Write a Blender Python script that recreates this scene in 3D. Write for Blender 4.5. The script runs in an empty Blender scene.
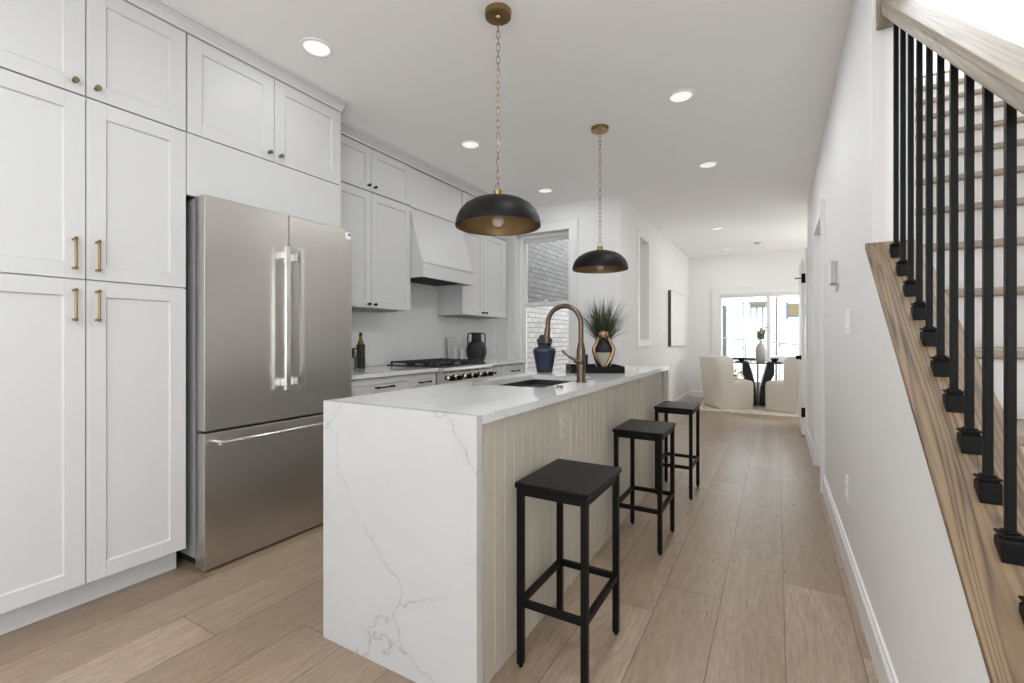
import bpy, math, random
from mathutils import Vector, Matrix
random.seed(7)
PI = math.pi
scn = bpy.context.scene
col = scn.collection

# ---------------------------------------------------------------- camera
cam_data = bpy.data.cameras.new('camera')
cam = bpy.data.objects.new('camera', cam_data)
col.objects.link(cam)
cam.location = (0, 0, 1.156)
cam.rotation_euler = (PI / 2, 0, math.atan(264 / 458.7))
cam_data.sensor_width = 36
cam_data.lens = 458.7 * 36 / 1024
cam_data.shift_y = -3.5 / 1024
cam_data.clip_start = 0.02
scn.camera = cam

scn.cycles.max_bounces = 18
scn.cycles.diffuse_bounces = 14
scn.cycles.transparent_max_bounces = 16

# ---------------------------------------------------------------- sky and colour
world = bpy.data.worlds.new('world')
scn.world = world
world.use_nodes = True
bg = world.node_tree.nodes['Background']
bg.inputs['Color'].default_value = (0.86, 0.94, 1.0, 1)
bg.inputs['Strength'].default_value = 2.2
scn.view_settings.view_transform = 'Standard'
scn.view_settings.look = 'None'
scn.view_settings.gamma = 1
scn.view_settings.use_curve_mapping = False
scn.view_settings.exposure = 0.90

def area(name, loc, rot, sx, sy, power, color=(1, 1, 1), shape='RECTANGLE', parent=None):
    l = bpy.data.lights.new(name, 'AREA')
    l.shape = shape
    l.size = sx
    l.size_y = sy
    l.energy = power
    l.color = color
    o = bpy.data.objects.new(name, l)
    col.objects.link(o)
    o.location = loc
    o.rotation_euler = rot
    if parent: o.parent = parent
    return o

# added fill lamp outside an invented front-room window, unseen behind the camera
area('front_fill', (-1.2, -3.75, 1.5), (-PI / 2 - 0.75, 0, PI), 1.4, 1.4, 1.5, (0.97, 0.985, 1.0))
# added upward-tilted lamp outside an invented, unseen window in the party wall
area('side_fill', (1.50, -1.9, 1.35), (0, PI / 2 + 1.1, 0), 2.0, 2.4, 40, (0.96, 0.98, 1.0))
# added lamps out of view above the window heads, boosting the sky light
area('light_well_fill', (-2.15, 6.9, 5.0), (-.35, 0, 0), 1.1, 3.2, 230, (1.0, .99, .98))
area('yard_fill', (-.1, 10.6, 3.3), (-PI / 2 + .8, 0, 0), 2.6, 1.4, 500, (1, .99, .98))
# added lamp over the stairwell, standing in for unseen light upstairs
area('stairwell_fill', (0.9, 3.2, 5.2), (0, 0, 0), 0.8, 3.0, 9, (1, 0.98, 0.95))
# added fill lamp at the solid party wall, brightening the dining room
area('dining_fill', (1.28, 8.3, 1.5), (0, PI / 2, 0), 1.6, 1.4, 12, (1, 0.99, 0.97))
def portal(loc, rot, sx, sy):
    o = area('window_portal', loc, rot, sx, sy, 1)
    o.data.cycles.is_portal = True
portal((-0.12, 9.78, 1.16), (-PI / 2, 0, 0), 1.7, 1.7)
portal((-1.2, -3.58, 1.5), (-PI / 2, 0, PI), 1.4, 1.4)
portal((1.32, -1.9, 1.35), (0, PI / 2, 0), 2.1, 2.4)
portal((-2.44, 5.16, 1.54), (-PI / 2, 0, 0), 0.74, 1.8)

# ---------------------------------------------------------------- materials
def new_mat(name):
    m = bpy.data.materials.new(name)
    m.use_nodes = True
    nt = m.node_tree
    return m, nt, nt.nodes['Principled BSDF']

def N(nt, t, **kw):
    n = nt.nodes.new(t)
    for k, v in kw.items():
        setattr(n, k, v)
    return n

def coords(nt, scale=(1, 1, 1), rot=(0, 0, 0), kind='Object'):
    tc = N(nt, 'ShaderNodeTexCoord')
    mp = N(nt, 'ShaderNodeMapping')
    mp.inputs['Scale'].default_value = scale
    mp.inputs['Rotation'].default_value = rot
    nt.links.new(tc.outputs[kind], mp.inputs['Vector'])
    return mp.outputs['Vector']

def math_n(nt, op, a, b=None, c=None, clamp=False):
    n = N(nt, 'ShaderNodeMath', operation=op)
    n.use_clamp = clamp
    for i, v in enumerate((a, b, c)):
        if v is None: continue
        if isinstance(v, (int, float)): n.inputs[i].default_value = v
        else: nt.links.new(v, n.inputs[i])
    return n.outputs[0]

def mixc(nt, fac, a, b, blend='MIX'):
    n = N(nt, 'ShaderNodeMix', data_type='RGBA', blend_type=blend)
    if isinstance(fac, (int, float)): n.inputs['Factor'].default_value = fac
    else: nt.links.new(fac, n.inputs['Factor'])
    for s, v in (('A', a), ('B', b)):
        i = [x for x in n.inputs if x.name == s and x.type == 'RGBA'][0]
        if isinstance(v, tuple): i.default_value = v if len(v) == 4 else v + (1,)
        else: nt.links.new(v, i)
    return [x for x in n.outputs if x.type == 'RGBA'][0]

def simple(name, color, rough=0.5, metal=0.0, var=0.03, scale=8, bump=0.0, bscale=200, stretch=(1, 1, 1), coat=0, spec=0.5):
    m, nt, b = new_mat(name)
    v = coords(nt, tuple(scale * s for s in stretch))
    nz = N(nt, 'ShaderNodeTexNoise'); nz.inputs['Scale'].default_value = 1; nz.inputs['Detail'].default_value = 4
    nt.links.new(v, nz.inputs['Vector'])
    lo = tuple(max(0, c * (1 - var)) for c in color); hi = tuple(min(1, c * (1 + var)) for c in color)
    nt.links.new(mixc(nt, nz.outputs['Fac'], lo, hi), b.inputs['Base Color'])
    b.inputs['Roughness'].default_value = rough
    b.inputs['Metallic'].default_value = metal
    b.inputs['Specular IOR Level'].default_value = spec
    b.inputs['Coat Weight'].default_value = coat
    if bump:
        v2 = coords(nt, tuple(bscale * s for s in stretch))
        n2 = N(nt, 'ShaderNodeTexNoise'); n2.inputs['Scale'].default_value = 1; n2.inputs['Detail'].default_value = 3
        nt.links.new(v2, n2.inputs['Vector'])
        bp = N(nt, 'ShaderNodeBump'); bp.inputs['Strength'].default_value = bump; bp.inputs['Distance'].default_value = 0.01
        nt.links.new(n2.outputs['Fac'], bp.inputs['Height'])
        nt.links.new(bp.outputs['Normal'], b.inputs['Normal'])
    return m

M = {}
M['wall'] = simple('wall_paint', (0.82, 0.82, 0.815), 0.6, var=0.012, scale=1.2, bump=0.02, bscale=90)
M['ceiling'] = simple('ceiling_paint', (0.93, 0.925, 0.92), 0.8, var=0.012, scale=1, bump=0.02, bscale=70)
M['trim'] = simple('trim_paint', (0.82, 0.82, 0.81), 0.35, var=0.01)
M['cabinet'] = simple('cabinet_paint', (0.61, 0.61, 0.607), 0.42, var=0.012, scale=2)
M['seam'] = simple('cabinet_seam', (0.30, 0.30, 0.29), 0.6)
M['island_paint'] = simple('greige_paint', (0.55, 0.50, 0.425), 0.42, var=0.03, scale=3, stretch=(6, 6, .5))
M['steel'] = simple('brushed_steel', (0.56, 0.535, 0.50), 0.33, 1.0, var=0.07, scale=2.0, bump=0.012, bscale=3, stretch=(1, 1, 120))
M['steel_dark'] = simple('steel_side', (0.42, 0.42, 0.42), 0.4, 0.9)
M['chrome'] = simple('polished_steel', (0.75, 0.74, 0.72), 0.14, 1.0, var=0.02)
M['range_steel'] = simple('range_steel', (0.74, 0.73, 0.70), 0.22, 1.0, var=0.03)
M['sink_dark'] = simple('gunmetal_sink', (0.07, 0.068, 0.065), 0.35, 0.6)
M['grey_metal'] = simple('fridge_body', (0.36, 0.37, 0.38), 0.45, 0.3)
M['black'] = simple('black_metal', (0.005, 0.005, 0.005), 0.45, 0.0, var=0.2, spec=0.16)
M['black_seat'] = simple('black_seat', (0.005, 0.005, 0.0053), 0.36, 0.0, var=0.3, scale=30, spec=0.15)
M['iron'] = simple('cast_iron', (0.02, 0.02, 0.023), 0.5)
M['cooktop'] = simple('black_enamel', (0.03, 0.033, 0.045), 0.12)
M['shade_out'] = simple('shade_black', (0.006, 0.0055, 0.0055), 0.5, 0.0, var=0.3, scale=20, spec=0.18)
M['shade_in'] = simple('shade_gold', (0.24, 0.16, 0.075), 0.42, 0.8, var=0.18, scale=25)
M['brass'] = simple('aged_brass', (0.30, 0.20, 0.09), 0.3, 1.0, var=0.15, scale=30)
M['brass_dark'] = simple('antique_brass', (0.25, 0.19, 0.12), 0.4, 1.0, var=0.2, scale=40)
M['bronze'] = simple('brushed_bronze', (0.15, 0.105, 0.08), 0.28, 1.0, var=0.08, scale=60)
M['gold'] = simple('old_gold', (0.36, 0.25, 0.14), 0.25, 1.0, var=0.2, scale=60)
M['navy'] = simple('navy_glaze', (0.008, 0.014, 0.038), 0.3, var=0.2, coat=0.3)
M['charcoal'] = simple('charcoal_clay', (0.018, 0.018, 0.024), 0.6, var=0.3, scale=40)
M['cream'] = simple('cream_glaze', (0.72, 0.66, 0.56), 0.35)
M['white_plastic'] = simple('white_plastic', (0.85, 0.85, 0.84), 0.35)
M['grey_plastic'] = simple('grey_plastic', (0.22, 0.22, 0.22), 0.4)
M['almond'] = simple('almond_plastic', (0.62, 0.58, 0.51), 0.4)
M['fabric'] = simple('cream_linen', (0.70, 0.655, 0.59), 0.95, var=0.05, scale=40, bump=0.25, bscale=350)
M['rug'] = simple('shag_wool', (0.72, 0.66, 0.56), 1.0, var=0.35, scale=45, bump=0.8, bscale=90)
M['espresso'] = simple('dark_wood', (0.018, 0.013, 0.011), 0.35, var=0.3, scale=10, stretch=(4, 4, .5))
M['vase_grey'] = simple('grey_ceramic', (0.48, 0.46, 0.45), 0.6)
M['leaf'] = simple('grass_blade', (0.052, 0.066, 0.032), 0.55, var=0.75, scale=30)
M['eucalyptus'] = simple('eucalyptus_leaf', (0.20, 0.24, 0.15), 0.6, var=0.4, scale=30)
M['stem'] = simple('stem', (0.12, 0.10, 0.05), 0.7)
M['canvas'] = simple('pale_canvas', (0.84, 0.84, 0.83), 0.7, var=0.06, scale=3)
M['canvas_edge'] = simple('canvas_edge', (0.09, 0.09, 0.085), 0.6)
M['salt'] = simple('salt_white', (0.62, 0.62, 0.60), 0.4)
M['marble_board'] = simple('marble_board', (0.55, 0.55, 0.55), 0.3, var=0.1, scale=12)
M['oil'] = simple('dark_oil_glass', (0.02, 0.022, 0.008), 0.1, coat=0.5)
M['oil_label'] = simple('amber_glass', (0.22, 0.13, 0.02), 0.15, coat=0.5)
M['bark'] = simple('bark', (0.035, 0.03, 0.028), 0.9, var=0.4, scale=20)
M['siding'] = simple('pale_siding', (0.80, 0.80, 0.78), 0.8, var=0.1, scale=3, stretch=(1, 1, 12))
M['siding_trim'] = simple('grey_siding_trim', (0.055, 0.06, 0.065), 0.7)
M['porch'] = simple('tan_cornice', (0.12, 0.11, 0.08), 0.8)
M['sign_yellow'] = simple('mustard_board', (0.11, 0.075, 0.012), 0.6, var=0.15, scale=6)
M['sign_blue'] = simple('blue_frame', (0.015, 0.035, 0.12), 0.5)
M['pavement'] = simple('pale_concrete', (0.68, 0.67, 0.64), 0.9, var=0.15, scale=3)
M['shrub'] = simple('dry_shrub', (0.06, 0.06, 0.02), 0.9, var=0.5, scale=12)
M['dark_gap'] = simple('dark_recess', (0.02, 0.02, 0.02), 0.8)
M['tread'] = simple('tread_wood', (0.34, 0.275, 0.22), 0.45, var=0.15, scale=12, stretch=(1, 12, 12))
M['riser'] = simple('riser_paint', (0.76, 0.75, 0.73), 0.45, var=0.02)

def glass_mat(name, color=(1, 1, 1), alpha_mix=0.88):
    # thin window glass: mostly straight-through with a weak mirror
    m, nt, b = new_mat(name)
    out = nt.nodes['Material Output']
    tr = N(nt, 'ShaderNodeBsdfTransparent'); tr.inputs['Color'].default_value = color + (1,)
    gl = N(nt, 'ShaderNodeBsdfGlossy'); gl.inputs['Roughness'].default_value = 0.02
    fr = N(nt, 'ShaderNodeFresnel'); fr.inputs['IOR'].default_value = 1.45
    mx = N(nt, 'ShaderNodeMixShader')
    nt.links.new(fr.outputs[0], mx.inputs[0]); nt.links.new(tr.outputs[0], mx.inputs[1]); nt.links.new(gl.outputs[0], mx.inputs[2])
    nt.links.new(mx.outputs[0], out.inputs['Surface'])
    return m
M['glass'] = glass_mat('window_glass')
M['screen'] = glass_mat('insect_screen', (0.60, 0.60, 0.60))
M['bulb_glass'] = simple('bulb_glass', (0.85, 0.8, 0.7), 0.08)
M['bulb_glass'].node_tree.nodes['Principled BSDF'].inputs['Alpha'].default_value = 0.55
M['clear_glass'] = glass_mat('clear_glass', (0.8, 0.85, 0.85))
def emit(name, color, strength):
    m, nt, b = new_mat(name)
    b.inputs['Base Color'].default_value = color + (1,)
    b.inputs['Emission Color'].default_value = color + (1,)
    b.inputs['Emission Strength'].default_value = strength
    return m
M['lens'] = emit('lamp_lens', (1, 0.98, 0.95), 0.3)

# quartz with thin grey veins
def quartz(name, base, vein, rough, amount=1.0, scale=1.5, seed=0.0):
    m, nt, b = new_mat(name)
    v = coords(nt)
    off = N(nt, 'ShaderNodeVectorMath', operation='ADD'); off.inputs[1].default_value = (seed, seed * 1.7, seed * .6)
    nt.links.new(v, off.inputs[0]); v = off.outputs[0]
    d = N(nt, 'ShaderNodeTexNoise'); d.inputs['Scale'].default_value = 3.0; d.inputs['Detail'].default_value = 6; d.inputs['Roughness'].default_value = 0.6
    nt.links.new(v, d.inputs['Vector'])
    s1 = N(nt, 'ShaderNodeVectorMath', operation='SUBTRACT'); s1.inputs[1].default_value = (.5, .5, .5)
    nt.links.new(d.outputs['Color'], s1.inputs[0])
    s2 = N(nt, 'ShaderNodeVectorMath', operation='SCALE'); s2.inputs['Scale'].default_value = 0.38
    nt.links.new(s1.outputs[0], s2.inputs[0])
    a = N(nt, 'ShaderNodeVectorMath', operation='ADD')
    nt.links.new(v, a.inputs[0]); nt.links.new(s2.outputs[0], a.inputs[1])
    vo = N(nt, 'ShaderNodeTexVoronoi', feature='DISTANCE_TO_EDGE'); vo.inputs['Scale'].default_value = scale
    nt.links.new(a.outputs[0], vo.inputs['Vector'])
    ln = math_n(nt, 'SUBTRACT', 1.0, math_n(nt, 'MULTIPLY', vo.outputs['Distance'], 150), clamp=True)
    halo = math_n(nt, 'SUBTRACT', 1.0, math_n(nt, 'MULTIPLY', vo.outputs['Distance'], 16), clamp=True)
    mk = N(nt, 'ShaderNodeTexNoise'); mk.inputs['Scale'].default_value = 2.3; mk.inputs['Detail'].default_value = 3
    nt.links.new(v, mk.inputs['Vector'])
    mr = N(nt, 'ShaderNodeMapRange'); mr.inputs['From Min'].default_value = 0.28; mr.inputs['From Max'].default_value = 0.52
    nt.links.new(mk.outputs['Fac'], mr.inputs['Value'])
    f = math_n(nt, 'MULTIPLY', math_n(nt, 'ADD', math_n(nt, 'MULTIPLY', ln, 0.50), math_n(nt, 'MULTIPLY', halo, 0.06)), mr.outputs[0])
    f = math_n(nt, 'MULTIPLY', f, amount, clamp=True)
    cl = N(nt, 'ShaderNodeTexNoise'); cl.inputs['Scale'].default_value = 9; cl.inputs['Detail'].default_value = 5
    nt.links.new(v, cl.inputs['Vector'])
    bc = mixc(nt, cl.outputs['Fac'], tuple(c * 0.96 for c in base), tuple(min(1, c * 1.03) for c in base))
    nt.links.new(mixc(nt, f, bc, vein), b.inputs['Base Color'])
    b.inputs['Roughness'].default_value = rough
    return m
M['quartz'] = quartz('veined_quartz_dimmed', (0.525, 0.525, 0.52), (0.22, 0.216, 0.21), 0.11, scale=1.75, seed=3.3)  # waterfall copy of the stone, base darkened to offset the light on it
M['quartz_lit'] = quartz('quartz_top_lit', (0.68, 0.68, 0.67), (0.34, 0.335, 0.325), 0.06, 0.6, seed=9.1)  # paler copy of the same stone for the brighter-lit tops
M['splash'] = quartz('splash_quartz', (0.74, 0.74, 0.73), (0.45, 0.45, 0.45), 0.18, 0.7, 1.1, seed=5.0)

# wide oak floor boards
def floor_mat():
    m, nt, b = new_mat('oak_floor_boards')
    tc = N(nt, 'ShaderNodeTexCoord'); sp = N(nt, 'ShaderNodeSeparateXYZ')
    nt.links.new(tc.outputs['Object'], sp.inputs[0])
    X, Y = sp.outputs['X'], sp.outputs['Y']
    W, L = 0.24, 1.81
    u = math_n(nt, 'DIVIDE', math_n(nt, 'SUBTRACT', X, 0.03), W)
    iu = math_n(nt, 'FLOOR', u)
    wn = N(nt, 'ShaderNodeTexWhiteNoise', noise_dimensions='1D'); nt.links.new(iu, wn.inputs['W'])
    off = math_n(nt, 'MULTIPLY', wn.outputs['Value'], L)
    for idx, val in ((0, 0.71), (-1, 1.02), (-2, 0.405), (-3, 0.17), (-9, 0.97)):
        c = math_n(nt, 'COMPARE', iu, float(idx), 0.1)
        mx = N(nt, 'ShaderNodeMix', data_type='FLOAT')
        nt.links.new(c, mx.inputs[0]); nt.links.new(off, mx.inputs[2]); mx.inputs[3].default_value = val
        off = mx.outputs[0]
    v = math_n(nt, 'DIVIDE', math_n(nt, 'SUBTRACT', Y, off), L)
    iv = math_n(nt, 'FLOOR', v)
    fu = math_n(nt, 'SUBTRACT', u, iu); fv = math_n(nt, 'SUBTRACT', v, iv)
    # seams
    du = math_n(nt, 'MULTIPLY', math_n(nt, 'MINIMUM', fu, math_n(nt, 'SUBTRACT', 1.0, fu)), W)
    dv = math_n(nt, 'MULTIPLY', math_n(nt, 'MINIMUM', fv, math_n(nt, 'SUBTRACT', 1.0, fv)), L)
    dd = math_n(nt, 'MINIMUM', du, dv)
    seam = math_n(nt, 'SUBTRACT', 1.0, math_n(nt, 'DIVIDE', dd, 0.0030), clamp=True)
    cb = N(nt, 'ShaderNodeCombineXYZ'); nt.links.new(iu, cb.inputs[0]); nt.links.new(iv, cb.inputs[1])
    h = N(nt, 'ShaderNodeTexWhiteNoise', noise_dimensions='2D'); nt.links.new(cb.outputs[0], h.inputs['Vector'])
    # grain coordinates, moved by board
    g = N(nt, 'ShaderNodeCombineXYZ')
    nt.links.new(math_n(nt, 'ADD', math_n(nt, 'MULTIPLY', X, 1.0), math_n(nt, 'MULTIPLY', h.outputs['Value'], 17)), g.inputs[0])
    nt.links.new(math_n(nt, 'ADD', math_n(nt, 'MULTIPLY', Y, 0.11), math_n(nt, 'MULTIPLY', h.outputs['Value'], 9)), g.inputs[1])
    big = N(nt, 'ShaderNodeTexNoise'); big.inputs['Scale'].default_value = 7; big.inputs['Detail'].default_value = 3; big.inputs['Distortion'].default_value = 1.2
    nt.links.new(g.outputs[0], big.inputs['Vector'])
    rings = math_n(nt, 'FRACT', math_n(nt, 'MULTIPLY', big.outputs['Fac'], 11))
    rings = math_n(nt, 'ABSOLUTE', math_n(nt, 'SUBTRACT', rings, 0.5))
    fine = N(nt, 'ShaderNodeTexNoise'); fine.inputs['Scale'].default_value = 75; fine.inputs['Detail'].default_value = 6; fine.inputs['Roughness'].default_value = 0.7
    nt.links.new(g.outputs[0], fine.inputs['Vector'])
    ramp = N(nt, 'ShaderNodeValToRGB')
    e = ramp.color_ramp.elements
    e[0].position = 0.0; e[0].color = (0.22, 0.158, 0.105, 1)
    e[1].position = 1.0; e[1].color = (0.48, 0.37, 0.28, 1)
    for p, c in ((0.35, (0.31, 0.228, 0.158, 1)), (0.7, (0.385, 0.292, 0.212, 1))):
        q = ramp.color_ramp.elements.new(p); q.color = c
    tone = math_n(nt, 'ADD', math_n(nt, 'MULTIPLY', h.outputs['Value'], 0.6), math_n(nt, 'MULTIPLY', big.outputs['Fac'], 0.6))
    nt.links.new(tone, ramp.inputs['Fac'])
    c1 = mixc(nt, math_n(nt, 'MULTIPLY', rings, 0.55), ramp.outputs['Color'], (0.17, 0.115, 0.08))
    c2 = mixc(nt, math_n(nt, 'MULTIPLY', math_n(nt, 'SUBTRACT', fine.outputs['Fac'], 0.42, clamp=True), 1.6, clamp=True), c1, (0.12, 0.085, 0.06))
    # a few knots
    kc = N(nt, 'ShaderNodeCombineXYZ'); nt.links.new(X, kc.inputs[0]); nt.links.new(math_n(nt, 'MULTIPLY', Y, 0.55), kc.inputs[1])
    kn = N(nt, 'ShaderNodeTexVoronoi'); kn.inputs['Scale'].default_value = 2.6
    nt.links.new(kc.outputs[0], kn.inputs['Vector'])
    kf = math_n(nt, 'SUBTRACT', 1.0, math_n(nt, 'MULTIPLY', kn.outputs['Distance'], 22), clamp=True)
    c3 = mixc(nt, math_n(nt, 'MULTIPLY', kf, 0.85, clamp=True), c2, (0.05, 0.035, 0.028))
    c4 = mixc(nt, math_n(nt, 'MULTIPLY', seam, 0.85), c3, (0.06, 0.042, 0.03))
    nt.links.new(c4, b.inputs['Base Color'])
    rr = N(nt, 'ShaderNodeMapRange'); rr.inputs['To Min'].default_value = 0.22; rr.inputs['To Max'].default_value = 0.36
    nt.links.new(fine.outputs['Fac'], rr.inputs['Value']); nt.links.new(rr.outputs[0], b.inputs['Roughness'])
    bp = N(nt, 'ShaderNodeBump'); bp.inputs['Strength'].default_value = 0.22; bp.inputs['Distance'].default_value = 0.002
    hh = math_n(nt, 'SUBTRACT', math_n(nt, 'MULTIPLY', fine.outputs['Fac'], 0.4), seam)
    nt.links.new(hh, bp.inputs['Height']); nt.links.new(bp.outputs['Normal'], b.inputs['Normal'])
    return m
M['floor'] = floor_mat()

def oak(name, light, dark, slope=True, ringscale=7.0, contrast=0.8):
    m, nt, b = new_mat(name)
    rot = (-math.atan(0.7516), 0, 0) if slope else (0, 0, 0)
    v = coords(nt, (1, 1, 1), rot)
    mp = N(nt, 'ShaderNodeMapping'); mp.inputs['Scale'].default_value = (1, 0.045, 0.5)
    nt.links.new(v, mp.inputs['Vector'])
    big = N(nt, 'ShaderNodeTexNoise'); big.inputs['Scale'].default_value = ringscale; big.inputs['Detail'].default_value = 2; big.inputs['Distortion'].default_value = 0.25
    nt.links.new(mp.outputs[0], big.inputs['Vector'])
    r = math_n(nt, 'FRACT', math_n(nt, 'MULTIPLY', big.outputs['Fac'], 18))
    r = math_n(nt, 'MULTIPLY', math_n(nt, 'ABSOLUTE', math_n(nt, 'SUBTRACT', r, 0.5)), 2)
    r = math_n(nt, 'POWER', r, 2.5)
    fine = N(nt, 'ShaderNodeTexNoise'); fine.inputs['Scale'].default_value = 110; fine.inputs['Detail'].default_value = 5
    nt.links.new(mp.outputs[0], fine.inputs['Vector'])
    f = math_n(nt, 'MULTIPLY', math_n(nt, 'ADD', math_n(nt, 'MULTIPLY', r, 0.7), math_n(nt, 'MULTIPLY', math_n(nt, 'SUBTRACT', fine.outputs['Fac'], 0.45, clamp=True), 1.8)), contrast, clamp=True)
    nt.links.new(mixc(nt, f, light, dark), b.inputs['Base Color'])
    b.inputs['Roughness'].default_value = 0.45
    bp = N(nt, 'ShaderNodeBump'); bp.inputs['Strength'].default_value = 0.15; bp.inputs['Distance'].default_value = 0.002
    nt.links.new(fine.outputs['Fac'], bp.inputs['Height']); nt.links.new(bp.outputs['Normal'], b.inputs['Normal'])
    return m
M['oak_cap'] = oak('oak_cap', (0.28, 0.19, 0.11), (0.07, 0.05, 0.036), ringscale=12, contrast=1.0)
M['oak_rail'] = oak('oak_rail', (0.30, 0.245, 0.18), (0.10, 0.077, 0.056), ringscale=12, contrast=0.6)

def brick_mat():
    m, nt, b = new_mat('painted_grey_brick')
    tc = N(nt, 'ShaderNodeTexCoord'); sp = N(nt, 'ShaderNodeSeparateXYZ'); nt.links.new(tc.outputs['Object'], sp.inputs[0])
    cb = N(nt, 'ShaderNodeCombineXYZ'); nt.links.new(sp.outputs['Y'], cb.inputs[0]); nt.links.new(sp.outputs['Z'], cb.inputs[1])
    nz = N(nt, 'ShaderNodeTexNoise'); nz.inputs['Scale'].default_value = 14; nz.inputs['Detail'].default_value = 4
    nt.links.new(tc.outputs['Object'], nz.inputs['Vector'])
    sc = N(nt, 'ShaderNodeVectorMath', operation='SCALE'); sc.inputs['Scale'].default_value = 0.02
    nt.links.new(nz.outputs['Color'], sc.inputs[0])
    ad = N(nt, 'ShaderNodeVectorMath', operation='ADD'); nt.links.new(cb.outputs[0], ad.inputs[0]); nt.links.new(sc.outputs[0], ad.inputs[1])
    br = N(nt, 'ShaderNodeTexBrick'); br.inputs['Scale'].default_value = 1
    br.inputs['Brick Width'].default_value = 0.2; br.inputs['Row Height'].default_value = 0.07
    br.inputs['Mortar Size'].default_value = 0.007; br.inputs['Mortar Smooth'].default_value = 0.4
    br.inputs['Color1'].default_value = (0.26, 0.26, 0.26, 1); br.inputs['Color2'].default_value = (0.38, 0.38, 0.38, 1)
    br.inputs['Mortar'].default_value = (0.09, 0.09, 0.09, 1)
    nt.links.new(ad.outputs[0], br.inputs['Vector'])
    nt.links.new(mixc(nt, math_n(nt, 'MULTIPLY', nz.outputs['Fac'], 0.5), br.outputs['Color'], (0.36, 0.36, 0.36)), b.inputs['Base Color'])
    b.inputs['Roughness'].default_value = 0.8
    bp = N(nt, 'ShaderNodeBump'); bp.inputs['Strength'].default_value = 0.8; bp.inputs['Distance'].default_value = 0.01; bp.invert = True
    nt.links.new(br.outputs['Fac'], bp.inputs['Height']); nt.links.new(bp.outputs['Normal'], b.inputs['Normal'])
    return m
M['brick'] = brick_mat()

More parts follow.
